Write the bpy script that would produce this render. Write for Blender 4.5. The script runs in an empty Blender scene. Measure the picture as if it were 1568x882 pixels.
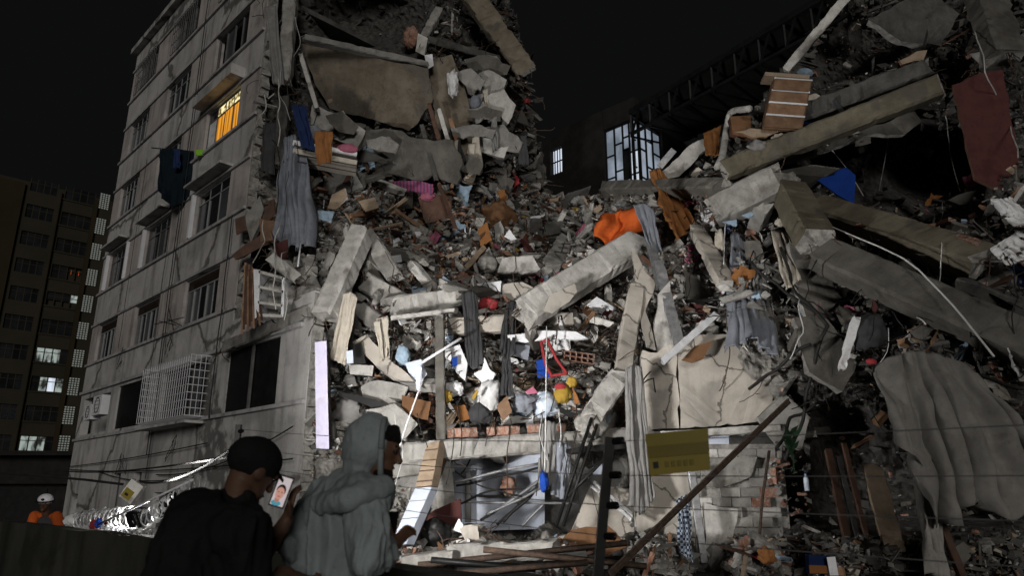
import bpy, bmesh, math, random
from mathutils import Vector, Matrix, noise, Euler
random.seed(11)
R = random.Random(5)
scene = bpy.context.scene
COL = scene.collection
rad = math.radians

# ------------------------------------------------------------------ camera
F_PX, PITCH, CAM_H = 1100.0, rad(15.9), 1.5
cam_d = bpy.data.cameras.new('camera'); cam = bpy.data.objects.new('camera', cam_d); COL.objects.link(cam)
cam.location = (0, 0, CAM_H); cam.rotation_euler = (rad(90) + PITCH, 0, 0)
cam_d.sensor_width = 36; cam_d.lens = 36 * F_PX / 1568; cam_d.clip_end = 2000; cam_d.clip_start = 0.05
cam_d.dof.use_dof = True; cam_d.dof.focus_distance = 17.5; cam_d.dof.aperture_fstop = 3.2
scene.camera = cam
# ------------------------------------------------------------------ world: overcast city night
W = bpy.data.worlds.new('World'); scene.world = W; W.use_nodes = True
bg = W.node_tree.nodes['Background']; bg.inputs[0].default_value = (0.95, 0.97, 1.0, 1); bg.inputs[1].default_value = 0.0042
# low, far street and rescue lights behind the camera
sd = bpy.data.lights.new('sun', 'SUN'); sd.energy = 0.95; sd.angle = rad(18); sd.color = (1.0, 0.96, 0.90)
sun = bpy.data.objects.new('sun', sd); COL.objects.link(sun); sun.rotation_euler = (rad(78), 0, rad(6))
vs = scene.view_settings
vs.view_transform = 'Standard'; vs.look = 'None'; vs.exposure = 0.0; vs.gamma = 1.0; vs.use_curve_mapping = False
LAMP_AIM = Vector((2.0, 17.0, 6.2)); LAMP_W = 5200.0; SPILL_W = 110.0
scene.cycles.max_bounces = 5; scene.cycles.diffuse_bounces = 3; scene.cycles.transparent_max_bounces = 8
scene.cycles.sample_clamp_indirect = 3.0

# ------------------------------------------------------------------ geometry helpers
_c, _s = math.cos(PITCH), math.sin(PITCH)
def un(x, y, Y):
    """world point seen at photo position (x, y), at world distance Y in front of the camera"""
    u = (x - 784) / F_PX; v = (441 - y) / F_PX
    t = Y / (_c - v * _s)
    return Vector((u * t, Y, (_s + v * _c) * t + CAM_H))

def tag(o, label=None, cat=None, group=None, kind=None):
    if label: o['label'] = label
    if cat: o['category'] = cat
    if group: o['group'] = group
    if kind or cat: o['kind'] = kind or 'thing'
    return o
def link(o, parent=None):
    COL.objects.link(o)
    if parent is not None: o.parent = parent
    return o
def empty(name, loc=(0, 0, 0), rz=0):
    o = bpy.data.objects.new(name, None); COL.objects.link(o); o.location = loc; o.rotation_euler = (0, 0, rz)
    o.empty_display_size = .2
    return o
def mk(name, verts, faces, mat, parent=None, smooth=False, fmat=None):
    me = bpy.data.meshes.new(name); me.from_pydata([tuple(v) for v in verts], [], faces)
    mats = mat if isinstance(mat, (list, tuple)) else [mat]
    for m in mats: me.materials.append(m)
    if fmat: me.polygons.foreach_set('material_index', fmat)
    if smooth: me.polygons.foreach_set('use_smooth', [True] * len(me.polygons))
    me.update()
    return link(bpy.data.objects.new(name, me), parent)
def mkbm(name, bm, mat, parent=None, smooth=False):
    me = bpy.data.meshes.new(name); bm.to_mesh(me); bm.free()
    for m in (mat if isinstance(mat, (list, tuple)) else [mat]): me.materials.append(m)
    if smooth: me.polygons.foreach_set('use_smooth', [True] * len(me.polygons))
    return link(bpy.data.objects.new(name, me), parent)
def frame_of(axis, up=Vector((0, 0, 1))):
    x = axis.normalized()
    if abs(x.dot(up)) > .95: up = Vector((0, 1, 0))
    y = up.cross(x).normalized(); z = x.cross(y)
    return x, y, z
class MB:
    """collects boxes, tubes and so on into one mesh"""
    def __init__(s): s.v = []; s.f = []; s.m = []
    def add(s, vs, fs, mi=0):
        o = len(s.v); s.v += [Vector(v) for v in vs]
        for f in fs: s.f.append([i + o for i in f]); s.m.append(mi)
        return s
    def box(s, lo, hi, mi=0):
        x0, y0, z0 = lo; x1, y1, z1 = hi
        return s.add([(x0,y0,z0),(x1,y0,z0),(x1,y1,z0),(x0,y1,z0),(x0,y0,z1),(x1,y0,z1),(x1,y1,z1),(x0,y1,z1)],
              [(3,2,1,0),(4,5,6,7),(0,1,5,4),(1,2,6,5),(2,3,7,6),(3,0,4,7)], mi)
    def obox(s, p, x, y, z, mi=0):
        """box centred on p with half-axis vectors x, y, z"""
        c = [p + x*a + y*b + z*d for d in (-1, 1) for a, b in ((-1,-1),(1,-1),(1,1),(-1,1))]
        return s.add(c, [(3,2,1,0),(4,5,6,7),(0,1,5,4),(1,2,6,5),(2,3,7,6),(3,0,4,7)], mi)
    def bar(s, a, b, w, h, mi=0, up=Vector((0,0,1))):
        a = Vector(a); b = Vector(b); x, y, z = frame_of(b - a, up)
        return s.obox((a+b)/2, (b-a)/2, y*w/2, z*h/2, mi)
    def tube(s, pts, r, n=6, mi=0, r2=None):
        pts = [Vector(p) for p in pts]; base = len(s.v); k = len(pts)
        t0 = (pts[1]-pts[0]); _, y, z = frame_of(t0)
        for i, p in enumerate(pts):
            t = (pts[min(i+1,k-1)] - pts[max(i-1,0)]).normalized()
            y = (y - t*y.dot(t)).normalized(); z = t.cross(y)
            rr = r if r2 is None else r + (r2-r)*i/(k-1)
            for j in range(n):
                a = 2*math.pi*j/n; s.v.append(p + y*math.cos(a)*rr + z*math.sin(a)*rr)
        for i in range(k-1):
            for j in range(n):
                s.f.append([base+i*n+j, base+i*n+(j+1)%n, base+(i+1)*n+(j+1)%n, base+(i+1)*n+j]); s.m.append(mi)
        s.f.append([base+j for j in range(n)][::-1]); s.m.append(mi)
        s.f.append([base+(k-1)*n+j for j in range(n)]); s.m.append(mi)
        return s
    def build(s, name, mat, parent=None, smooth=False, origin=None):
        vs = s.v
        if origin is not None: vs = [v - Vector(origin) for v in vs]
        o = mk(name, vs, s.f, mat, parent, smooth, s.m)
        if origin is not None: o.location = origin
        return o
def nz(p, sc=1.0, seed=0.0): return noise.noise(Vector(p)*sc + Vector((seed, seed*1.7, -seed)))
def fbm(p, sc=1.0, oct=4, seed=0.0): return noise.fractal(Vector(p)*sc + Vector((seed, seed*1.7, -seed)), 1.0, 2.0, oct)
def sag(a, b, drop, n=14):
    a = Vector(a); b = Vector(b)
    return [a.lerp(b, i/n) - Vector((0, 0, drop*4*(i/n)*(1-i/n))) for i in range(n+1)]

# ------------------------------------------------------------------ materials
def nodes(name):
    m = bpy.data.materials.new(name); m.use_nodes = True
    nt = m.node_tree; return m, nt, nt.nodes['Principled BSDF']
def surf(name, c1, c2, rough=.85, scale=3.0, bump=.25, spec=.2, c3=None, vary=.25, detail=8, fine=40.0, metal=0.0, streak=None, dust=0.0, grime=0.0, crack=0.0):
    """mottled material: c1/c2 large noise, c3 patches, per-object value variation, fine relief"""
    m, nt, b = nodes(name); N = nt.nodes; L = nt.links
    tc = N.new('ShaderNodeTexCoord'); mp = N.new('ShaderNodeMapping'); L.new(tc.outputs['Object'], mp.inputs[0])
    n1 = N.new('ShaderNodeTexNoise'); n1.inputs['Scale'].default_value = scale; n1.inputs['Detail'].default_value = detail; n1.inputs['Roughness'].default_value = .62
    L.new(mp.outputs[0], n1.inputs['Vector'])
    r1 = N.new('ShaderNodeValToRGB'); r1.color_ramp.elements[0].position = .36; r1.color_ramp.elements[1].position = .64
    r1.color_ramp.elements[0].color = (*c1, 1); r1.color_ramp.elements[1].color = (*c2, 1)
    L.new(n1.outputs[0], r1.inputs[0]); col = r1.outputs[0]
    def mix(fac, a, bb, typ='MIX'):
        x = N.new('ShaderNodeMix'); x.data_type = 'RGBA'; x.blend_type = typ
        if isinstance(fac, (int, float)): x.inputs[0].default_value = fac
        else: L.new(fac, x.inputs[0])
        for k, q in ((6, a), (7, bb)):
            if isinstance(q, tuple): x.inputs[k].default_value = (*q, 1)
            else: L.new(q, x.inputs[k])
        return x.outputs[2]
    def ramp(src, a, bq):
        r = N.new('ShaderNodeMapRange'); r.inputs[1].default_value = a; r.inputs[2].default_value = bq; L.new(src, r.inputs[0]); return r.outputs[0]
    if c3:
        n2 = N.new('ShaderNodeTexNoise'); n2.inputs['Scale'].default_value = scale*.6; n2.inputs['Detail'].default_value = 6; n2.inputs['Distortion'].default_value = .6
        L.new(mp.outputs[0], n2.inputs['Vector']); col = mix(ramp(n2.outputs[0], .56, .62), col, c3)
    if streak:
        sm = N.new('ShaderNodeMapping'); sm.inputs['Scale'].default_value = (streak, streak, streak*.12); L.new(tc.outputs['Object'], sm.inputs[0])
        n3 = N.new('ShaderNodeTexNoise'); n3.inputs['Scale'].default_value = 1.0; n3.inputs['Detail'].default_value = 5; L.new(sm.outputs[0], n3.inputs['Vector'])
        col = mix(ramp(n3.outputs[0], .50, .72), col, tuple(x*.55 for x in c1))
    if grime:
        for sc_, lo_, hi_, dk in ((scale*.45, .47, .66, .42), (scale*3.1, .55, .70, .55), (scale*9, .58, .66, .62)):
            ng = N.new('ShaderNodeTexNoise'); ng.inputs['Scale'].default_value = sc_; ng.inputs['Detail'].default_value = 9; ng.inputs['Roughness'].default_value = .7; ng.inputs['Distortion'].default_value = .4
            L.new(mp.outputs[0], ng.inputs['Vector']); ml = N.new('ShaderNodeMath'); ml.operation = 'MULTIPLY'; ml.inputs[1].default_value = grime; L.new(ramp(ng.outputs[0], lo_, hi_), ml.inputs[0])
            col = mix(ml.outputs[0], col, (dk, dk*.96, dk*.9), 'MULTIPLY')
    if crack:
        vw = N.new('ShaderNodeTexNoise'); vw.inputs['Scale'].default_value = 2.5; vw.inputs['Detail'].default_value = 5; L.new(tc.outputs['Object'], vw.inputs['Vector'])
        vm = N.new('ShaderNodeMix'); vm.data_type = 'VECTOR'; vm.inputs[0].default_value = .35; L.new(tc.outputs['Object'], vm.inputs[4]); L.new(vw.outputs[1], vm.inputs[5])
        vo = N.new('ShaderNodeTexVoronoi'); vo.feature = 'DISTANCE_TO_EDGE'; vo.inputs['Scale'].default_value = crack; L.new(vm.outputs[1], vo.inputs['Vector'])
        cr = N.new('ShaderNodeMapRange'); cr.inputs[1].default_value = .006; cr.inputs[2].default_value = .016; cr.inputs[3].default_value = .75; cr.inputs[4].default_value = 0; L.new(vo.outputs[0], cr.inputs[0])
        col = mix(cr.outputs[0], col, (.05,.045,.04))
    if vary:
        oi = N.new('ShaderNodeObjectInfo'); rr = N.new('ShaderNodeMapRange'); rr.inputs[3].default_value = 1-vary; rr.inputs[4].default_value = 1+vary
        L.new(oi.outputs['Random'], rr.inputs[0])
        hs = N.new('ShaderNodeHueSaturation'); L.new(rr.outputs[0], hs.inputs['Value']); L.new(col, hs.inputs['Color']); col = hs.outputs[0]
    if dust:
        n4 = N.new('ShaderNodeTexNoise'); n4.inputs['Scale'].default_value = scale*2.3; n4.inputs['Detail'].default_value = 8; L.new(mp.outputs[0], n4.inputs['Vector'])
        col = mix(ramp(n4.outputs[0], .62-dust*.35, .75-dust*.2), col, (.30, .285, .26))
    L.new(col, b.inputs['Base Color'])
    b.inputs['Roughness'].default_value = rough; b.inputs['Specular IOR Level'].default_value = spec; b.inputs['Metallic'].default_value = metal
    if bump:
        nf = N.new('ShaderNodeTexNoise'); nf.inputs['Scale'].default_value = fine; nf.inputs['Detail'].default_value = 6; nf.inputs['Roughness'].default_value = .7
        L.new(mp.outputs[0], nf.inputs['Vector'])
        bp = N.new('ShaderNodeBump'); bp.inputs['Strength'].default_value = bump; bp.inputs['Distance'].default_value = .03
        L.new(nf.outputs[0], bp.inputs['Height']); L.new(bp.outputs[0], b.inputs['Normal'])
    return m
def emit(name, col, strength, noise_sc=None, c2=None):
    m = bpy.data.materials.new(name); m.use_nodes = True; nt = m.node_tree; nt.nodes.clear()
    o = nt.nodes.new('ShaderNodeOutputMaterial'); e = nt.nodes.new('ShaderNodeEmission')
    e.inputs[0].default_value = (*col, 1); e.inputs[1].default_value = strength; nt.links.new(e.outputs[0], o.inputs[0])
    if noise_sc:
        tc = nt.nodes.new('ShaderNodeTexCoord'); mp = nt.nodes.new('ShaderNodeMapping'); mp.inputs['Scale'].default_value = noise_sc
        n = nt.nodes.new('ShaderNodeTexNoise'); n.inputs['Scale'].default_value = 1; n.inputs['Detail'].default_value = 3
        r = nt.nodes.new('ShaderNodeValToRGB'); r.color_ramp.elements[0].color = (*(c2 or tuple(x*.35 for x in col)), 1); r.color_ramp.elements[1].color = (*col, 1)
        r.color_ramp.elements[0].position = .4; r.color_ramp.elements[1].position = .6
        L = nt.links; L.new(tc.outputs['Object'], mp.inputs[0]); L.new(mp.outputs[0], n.inputs[0]); L.new(n.outputs[0], r.inputs[0]); L.new(r.outputs[0], e.inputs[0])
    return m
M = {}
M['conc'] = surf('concrete', (.20,.195,.185), (.34,.33,.31), c3=(.25,.24,.225), scale=1.8, bump=.5, vary=.22, grime=0.8)
M['conc_core'] = surf('broken_concrete', (.17,.165,.155), (.36,.345,.32), scale=7, bump=1.0, fine=22, vary=.15)
M['conc_lt'] = surf('pale_concrete', (.42,.41,.39), (.58,.565,.54), c3=(.36,.35,.33), scale=2.5, bump=.35, vary=.12, grime=0.75)
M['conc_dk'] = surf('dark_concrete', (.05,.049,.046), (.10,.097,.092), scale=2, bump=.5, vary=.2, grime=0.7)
M['conc_br'] = surf('brown_concrete', (.12,.10,.075), (.20,.172,.135), c3=(.13,.115,.098), scale=1.5, bump=.5, vary=.1, grime=0.8)
M['conc_r'] = surf('dimmed_brown_concrete', (.085,.08,.072), (.155,.147,.132), c3=(.10,.094,.083), scale=1.6, bump=.6, vary=.15, grime=.7)  # brown grey, darkened to stand in for weaker light on the right
M['conc_rb'] = surf('dimmed_tan_concrete', (.10,.088,.064), (.165,.146,.108), c3=(.11,.10,.082), scale=1.5, bump=.6, vary=.1, grime=.7)  # tan, with the right side's weaker light put into the colour
M['heap_shade'] = surf('shaded_rubble_dust', (.030,.028,.026), (.10,.095,.088), scale=5, bump=1.0, fine=16, vary=0)  # dimmer copy of the heap dust, light falloff painted in
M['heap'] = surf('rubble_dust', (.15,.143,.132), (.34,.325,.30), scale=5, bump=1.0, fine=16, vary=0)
M['facade'] = surf('grey_render', (.42,.41,.405), (.52,.51,.50), c3=(.36,.355,.35), scale=.9, bump=.25, vary=0, streak=2.2, grime=0.5, crack=.22)
M['facade_band'] = surf('pinkish_render', (.40,.365,.35), (.49,.45,.43), c3=(.35,.33,.32), scale=.9, bump=.2, vary=0, streak=2.6, grime=0.5)
M['ledge'] = surf('ledge_render', (.36,.355,.36), (.46,.45,.455), scale=2, bump=.3, vary=0, streak=3, grime=0.5)
M['plaster'] = surf('cream_plaster', (.42,.385,.34), (.51,.47,.42), c3=(.37,.35,.32), scale=1.3, bump=.25, vary=.06, streak=1.0, grime=0.35, crack=.75)
M['white'] = surf('white_board', (.66,.67,.70), (.78,.79,.82), scale=3, bump=.1, vary=.1, rough=.6, grime=0.4)
M['lav'] = surf('lavender_paint', (.56,.53,.70), (.66,.63,.80), scale=3, bump=.12, vary=0, c3=(.60,.57,.72), grime=0.3)
M['tile'] = surf('pale_blue_tile', (.50,.55,.66), (.62,.67,.77), scale=2, bump=.1, vary=.05, rough=.45, grime=0.35)
M['brick'] = surf('red_brick', (.22,.10,.065), (.31,.16,.11), c3=(.30,.20,.16), scale=8, bump=.6, vary=.3, dust=.35)
M['wood'] = surf('brown_wood', (.17,.095,.055), (.27,.165,.10), scale=4, bump=.2, vary=.3, rough=.6, grime=0.6)
M['wood_dk'] = surf('dark_wood', (.06,.032,.022), (.10,.055,.038), scale=4, bump=.2, vary=.2, rough=.6)
M['wood_pl'] = surf('plywood', (.27,.205,.145), (.35,.27,.195), scale=3, bump=.2, vary=.15, rough=.7, grime=0.6)
M['metal'] = surf('dull_steel', (.16,.165,.17), (.30,.30,.31), scale=6, bump=.15, vary=.2, rough=.45, metal=.5, spec=.5)
M['rust'] = surf('rusty_iron', (.035,.026,.021), (.085,.055,.04), scale=14, bump=.5, vary=.2, rough=.8)
M['black'] = surf('black_plastic', (.006,.006,.0065), (.012,.012,.012), scale=4, bump=.1, vary=.2, rough=.5)
M['wire'] = surf('black_cable', (.012,.012,.012), (.022,.021,.02), scale=4, bump=0, vary=.1, rough=.6)
M['wire_w'] = surf('white_cable', (.5,.5,.5), (.62,.62,.6), scale=4, bump=0, vary=.1, rough=.6)
def cloth_mat(name, c, v=.18, rough=.95): return surf(name, tuple(x*.82 for x in c), tuple(min(1,x*1.12) for x in c), scale=2.4, bump=.35, fine=130, vary=v, rough=rough, spec=.08, grime=.45)
for k, c in dict(cl_grey=(.23,.225,.22), cl_dk=(.055,.055,.058), cl_beige=(.46,.42,.36), cl_blue=(.02,.035,.10), cl_navy=(.012,.022,.07), cl_orange=(.50,.10,.022),
                 cl_ochre=(.27,.12,.045), cl_red=(.30,.04,.045), cl_pink=(.40,.13,.20), cl_lblue=(.30,.40,.50), cl_white=(.72,.72,.73), cl_drape=(.25,.24,.225), cl_steel=(.21,.225,.26), cl_green=(.018,.042,.02),
                 cl_teal=(.008,.014,.02), cl_yellow=(.40,.26,.05), cl_maroon=(.08,.032,.03), cl_brown=(.16,.085,.045), cl_lime=(.25,.55,.05), cl_vblue=(.015,.055,.30)).items():
    M[k] = cloth_mat(k, c)
M['bag'] = surf('clear_bag', (.40,.48,.60), (.66,.71,.78), scale=5, bump=.2, vary=.1, rough=.25, spec=.5)
M['glass'] = surf('dark_glass', (.010,.011,.013), (.02,.021,.024), scale=.8, bump=0, vary=.3, rough=.12, spec=.6)
M['glass_g'] = surf('grey_glass', (.06,.065,.07), (.10,.105,.11), scale=.8, bump=0, vary=.3, rough=.2, spec=.6)
M['alu'] = surf('window_aluminium', (.30,.31,.32), (.38,.39,.40), scale=5, bump=0, vary=.1, rough=.4, metal=.3)
M['alu_dk'] = surf('dull_window_frame', (.10,.10,.10), (.15,.15,.15), scale=5, bump=0, vary=.1, rough=.5)
M['white_f'] = surf('white_frame', (.62,.62,.66), (.72,.72,.75), scale=5, bump=0, vary=.08, rough=.5)
M['louver'] = surf('brown_louver', (.08,.06,.05), (.13,.10,.085), scale=5, bump=.1, vary=.1)
M['night_wall'] = surf('night_dark_wall', (.010,.0095,.009), (.02,.019,.018), scale=2, bump=.4, vary=0)  # night darkness put into the base colour, since the sun reaches these walls
M['asphalt'] = surf('asphalt', (.035,.035,.036), (.065,.064,.063), scale=4, bump=.6, fine=60, vary=0)
M['gwall'] = surf('unlit_alley_wall', (.030,.031,.025), (.052,.052,.043), c3=(.024,.025,.020), scale=1.2, bump=.4, vary=0, streak=1.8)  # boundary wall coloured dark so it looks unlit under the sun
M['ochre_wall'] = surf('night_ochre_tower', (.022,.0165,.008), (.032,.024,.0115), scale=.2, bump=0, vary=0)  # ochre darkened to stand in for night on the far tower
M['umber_wall'] = surf('night_umber_tower', (.026,.023,.015), (.038,.032,.022), scale=.2, bump=0, vary=0)  # tower wall colour lowered because no lamp would reach it
M['skin'] = surf('skin', (.075,.040,.026), (.105,.058,.038), scale=6, bump=.1, vary=0, rough=.55)
M['hair'] = surf('dark_hair', (.006,.005,.005), (.014,.011,.010), scale=30, bump=.8, fine=90, vary=0, rough=.6)
M['hoodie'] = cloth_mat('grey_hoodie', (.235,.27,.275), 0)
M['tee'] = cloth_mat('black_tshirt', (.012,.0115,.012), 0)
M['yellow'] = surf('yellow_plate', (.15,.118,.014), (.19,.148,.02), scale=3, bump=0, vary=0, rough=.5)
M['yellow_dk'] = surf('yellow_plate_band', (.10,.075,.008), (.13,.10,.012), scale=3, bump=0, vary=0, rough=.5)
M['lit_w'] = emit('lit_white_window', (.80,.88,1.0), .9, (3, 3, .5), (.5,.56,.62))
M['lit_dim'] = emit('lit_pane', (.46,.53,.63), .62, (1.1, 1.1, .8), (.22,.26,.31))
M['lit_o'] = emit('lit_orange_curtain', (1.0,.42,.04), .85, (9, 9, .4), (.45,.15,.012))
M['lit_y'] = emit('lit_yellow_pane', (1.0,.86,.45), 1.2, (7, 7, 7), (.1,.06,.01))
M['lit_c'] = emit('lit_far_window', (.75,.86,.80), .42, (2.2, 2.2, .8), (.05,.055,.05))
M['lit_far'] = emit('lit_breeze_block', (.62,.66,.60), .26)
M['lit_red'] = emit('lit_red_lamp', (1.0,.16,.05), .55)

# ------------------------------------------------------------------ depth of the ruin's surface (metres in front of the camera, at photo positions)
CP = [(480,690,15.9),(500,550,16.6),(420,460,17.2),(430,300,18.6),(400,150,19.2),(400,20,19.6),(450,90,20),(560,120,21),(650,150,21.3),(740,170,22),(800,200,22.8),(830,300,24.2),(760,30,23.4),(560,20,24.5),
 (600,230,20.8),(480,230,19.3),(540,280,20.2),(560,330,19.3),(640,310,21.5),(760,300,23.2),(880,300,24.5),(700,350,21),(850,350,22),(700,400,19.4),(620,420,18.2),(540,420,17.6),(700,450,18),(800,400,19.6),(900,400,18.6),(900,330,21.5),(960,340,19.5),
 (600,500,17.2),(700,500,17.3),(820,500,17.3),(920,520,17.4),(560,600,17.2),(620,620,17),(760,620,17.1),(900,610,16.8),(600,690,16.4),(760,680,16.4),(900,690,16.3),(980,600,16),
 (560,760,16.6),(640,780,16.4),(740,740,21),(860,740,21),(700,760,20.5),(780,790,20),(820,720,20.5),(920,730,20),(930,790,19),(700,710,20),(870,800,19),(620,850,14.6),(720,850,14.6),(860,850,13.6),(960,780,16),
 (1050,600,16.7),(1120,590,16.6),(1000,560,16.7),(1000,640,16.7),(1150,640,16.5),(1060,700,16.8),(1000,760,16.8),(1050,500,16.3),(1050,430,17.2),(1000,330,18.4),(1000,270,20),(1050,200,19.8),(1100,300,17.2),(1180,250,16.6),(1300,190,16.2),(1420,130,15.6),(1520,80,14.6),(1600,30,14),(1250,60,21),(1350,30,19),(1450,30,17),
 (1400,260,20),(1330,285,18),(1290,250,18.2),(1450,255,19),(1370,225,18.5),(1350,345,15),(1480,380,13.6),(1560,300,13.2),(1250,420,15.2),(1400,430,14.2),(1520,500,12.6),(1150,450,15.4),(1160,560,15.2),(1240,540,14.6),(1340,520,14),(1430,555,12.6),(1540,580,12),
 (1200,700,15.6),(1300,680,16.6),(1300,760,17),(1380,640,16),(1400,720,16.4),(1500,740,15.4),(1600,760,13),(1100,760,16.6),(1160,800,16.3),(1100,820,16.4),(1000,850,13.4),(1150,850,13),(1300,860,12.6),(1500,860,12)]
_dc = {}
def DD(x, y):
    k = (int(x)//4, int(y)//4)
    if k in _dc: return _dc[k]
    sw = sv = 0.0
    for a, b, d in CP:
        q = ((x-a)**2 + (y-b)**2 + 90.0)
        w = 1.0/(q*q); sw += w; sv += w*d
    _dc[k] = sv/sw
    return _dc[k]
def at(x, y, dy=0.0): return un(x, y, DD(x, y) + dy)
# ================================================================== SETTING
g = mk('ground', [(-300,-60,0),(300,-60,0),(300,500,0),(-300,500,0)], [(0,1,2,3)], M['asphalt']); tag(g, kind='structure')

def plane_sz(px, py, o2, d2):
    """position along a vertical plane (origin o2, direction d2) and height, where photo point (px,py) hits it"""
    n = Vector((-d2[1], d2[0])); u = (px-784)/F_PX; v = (441-py)/F_PX
    r = Vector((u, _c - v*_s)); t = Vector(o2).dot(n)/r.dot(n)
    p = r*t; return (p - Vector(o2)).dot(Vector(d2)), (_s + v*_c)*t + CAM_H
def wall_mesh(x0, x1, z0, z1, holes, th, band=None, rag=None):
    """wall in local xz, outer face at y=0, with real openings; band(z) gives a material index"""
    xs = sorted({x0, x1} | {h[0] for h in holes} | {h[1] for h in holes})
    zs = sorted({z0, z1} | {h[2] for h in holes} | {h[3] for h in holes})
    xs = [x for x in xs if x0 <= x <= x1]; zs = [z for z in zs if z0 <= z <= z1]
    mb = MB(); hole = lambda x, z: any(h[0] < x < h[1] and h[2] < z < h[3] for h in holes)
    inside = lambda i, k: 0 <= i < len(xs)-1 and 0 <= k < len(zs)-1 and not hole((xs[i]+xs[i+1])/2, (zs[k]+zs[k+1])/2)
    for i in range(len(xs)-1):
        for k in range(len(zs)-1):
            if not inside(i, k): continue
            a, b, c, d = xs[i], xs[i+1], zs[k], zs[k+1]; mi = band((c+d)/2) if band else 0
            mb.add([(a,0,c),(b,0,c),(b,0,d),(a,0,d)], [(0,1,2,3)], mi)
            mb.add([(a,th,c),(b,th,c),(b,th,d),(a,th,d)], [(3,2,1,0)], mi)
            for (q, e, f) in (((i-1,k),(a,c),(a,d)), ((i+1,k),(b,d),(b,c)), ((i,k-1),(b,c),(a,c)), ((i,k+1),(a,d),(b,d))):
                if not inside(*q): mb.add([(e[0],0,e[1]),(f[0],0,f[1]),(f[0],th,f[1]),(e[0],th,e[1])], [(0,1,2,3)], mi)
    return mb

# ------------------------------------------------------------------ the half standing apartment block on the left
C0 = (-17.07, 28.59); AZ = rad(44.8); FD = (math.sin(AZ), -math.cos(AZ))
blk = empty('apartment_building', (C0[0], C0[1], 0), math.atan2(FD[1], FD[0]))
tag(blk, 'grey six storey apartment block with rows of windows, torn open on one side', 'building')
COLS = [(.85, 3.1), (5.05, 7.4), (9.6, 12.15)]
SILL = [3.5, 6.42, 9.36, 12.34, 15.28, 18.2]; WH = 1.5
holes = [(a, b, z, z+WH) for z in SILL[1:] for a, b in COLS]
holes0 = [(.5, 3.7, 3.6, 5.0), (4.5, 7.6, 3.6, 5.1), (8.7, 12.1, 3.62, 5.1), (13.5, 16.3, 3.5, 5.15)]
gh = [(1.0, 1.6, .55, 1.45), (5.3, 6.05, 1.0, 2.1), (7.3, 8.0, 1.75, 2.1), (9.2, 11.0, .5, 1.5)]
def band(z): return 1 if any(s <= z <= s+WH+.02 for s in SILL[1:]) else 0
wall_mesh(0, 13.45, 6.0, 20.7, holes, .28, band).build('wall', [M['facade'], M['facade_band']], blk)
wall_mesh(0, 17.75, 0, 6.0, holes0 + gh, .28, None).build('wall', [M['facade'], M['facade_band']], blk)
MB().box((0,.28,0),(.28,9,20.7)).build('side_wall', M['facade'], blk)
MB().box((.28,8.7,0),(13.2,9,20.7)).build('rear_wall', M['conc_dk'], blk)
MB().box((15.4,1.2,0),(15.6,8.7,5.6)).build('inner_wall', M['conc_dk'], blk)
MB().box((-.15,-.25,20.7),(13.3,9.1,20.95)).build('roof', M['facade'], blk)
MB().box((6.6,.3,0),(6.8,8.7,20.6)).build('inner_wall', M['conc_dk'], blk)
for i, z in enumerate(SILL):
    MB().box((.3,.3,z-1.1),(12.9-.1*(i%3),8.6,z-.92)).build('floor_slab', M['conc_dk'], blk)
for i, z in enumerate(SILL):
    xe = (17.7, 17.0, 13.5, 13.55, 13.45, 13.5)[i]
    MB().box((-.05,-.075,z-.10),(xe if i != 1 else 13.6,.0,z-.01)).build('sill_ledge', M['ledge'], blk)
    if i: MB().box((-.04,-.06,z+WH+.02),(xe-.05 if i>1 else 13.4,.0,z+WH+.10)).build('head_ledge', M['ledge'], blk)
MB().box((-.06,-.09,5.2),(17.4,.0,5.3)).build('head_ledge', M['ledge'], blk)

def window(x0, x1, z0, z1, n=4, style='plain', parent=blk, mats=None, rec=.12, fm='alu_dk', fw=.045):
    mb = MB()
    for a, b, c, d in ((x0,x0+fw,z0,z1),(x1-fw,x1,z0,z1),(x0+fw,x1-fw,z0,z0+fw),(x0+fw,x1-fw,z1-fw,z1)): mb.box((a,rec-.03,c),(b,rec+.03,d))
    tz = z1 - .38 if style in ('transom', 'louver') else z1 - fw
    if style in ('transom', 'louver'): mb.box((x0+fw,rec-.03,tz-.02),(x1-fw,rec+.03,tz+.02))
    w = (x1-x0-2*fw)/n
    for i in range(1, n): mb.box((x0+fw+i*w-.02,rec-.028,z0+fw),(x0+fw+i*w+.02,rec+.028,tz-.021))
    if style == 'transom':
        for i in range(1, n): mb.box((x0+fw+i*w-.015,rec-.025,tz+.021),(x0+fw+i*w+.015,rec+.025,z1-fw))
    o = mb.build('window', M[fm], parent)
    for i in range(n):
        m = (mats or [])[i] if mats and i < len(mats) and mats[i] else ('glass_g' if R.random() < .3 else 'glass')
        if m == 'none': continue
        off = (i % 2)*.02
        MB().box((x0+fw+i*w+.021,rec-.012+off,z0+fw+.001),(x0+fw+(i+1)*w-.021,rec-.004+off,tz-.022)).build('pane', M[m], o)
    if style == 'transom':
        for i in range(n):
            m = (mats or [])[n+i] if mats and n+i < len(mats) and mats[n+i] else 'glass'
            if m == 'none': continue
            MB().box((x0+fw+i*w+.016,rec-.01,tz+.022),(x0+fw+(i+1)*w-.016,rec-.003,z1-fw-.001)).build('pane', M[m], o)
    if style == 'louver':
        q = MB(); k = 7
        for j in range(k):
            zz = tz+.03 + (z1-fw-tz-.03)*j/k
            q.obox(Vector(((x0+x1)/2, rec-.01, zz+.022)), Vector(((x1-x0)/2-fw,0,0)), Vector((0,.022,.012)), Vector((0,-.002,.004)))
        q.build('louver', M['louver'], o)
    return o
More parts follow.
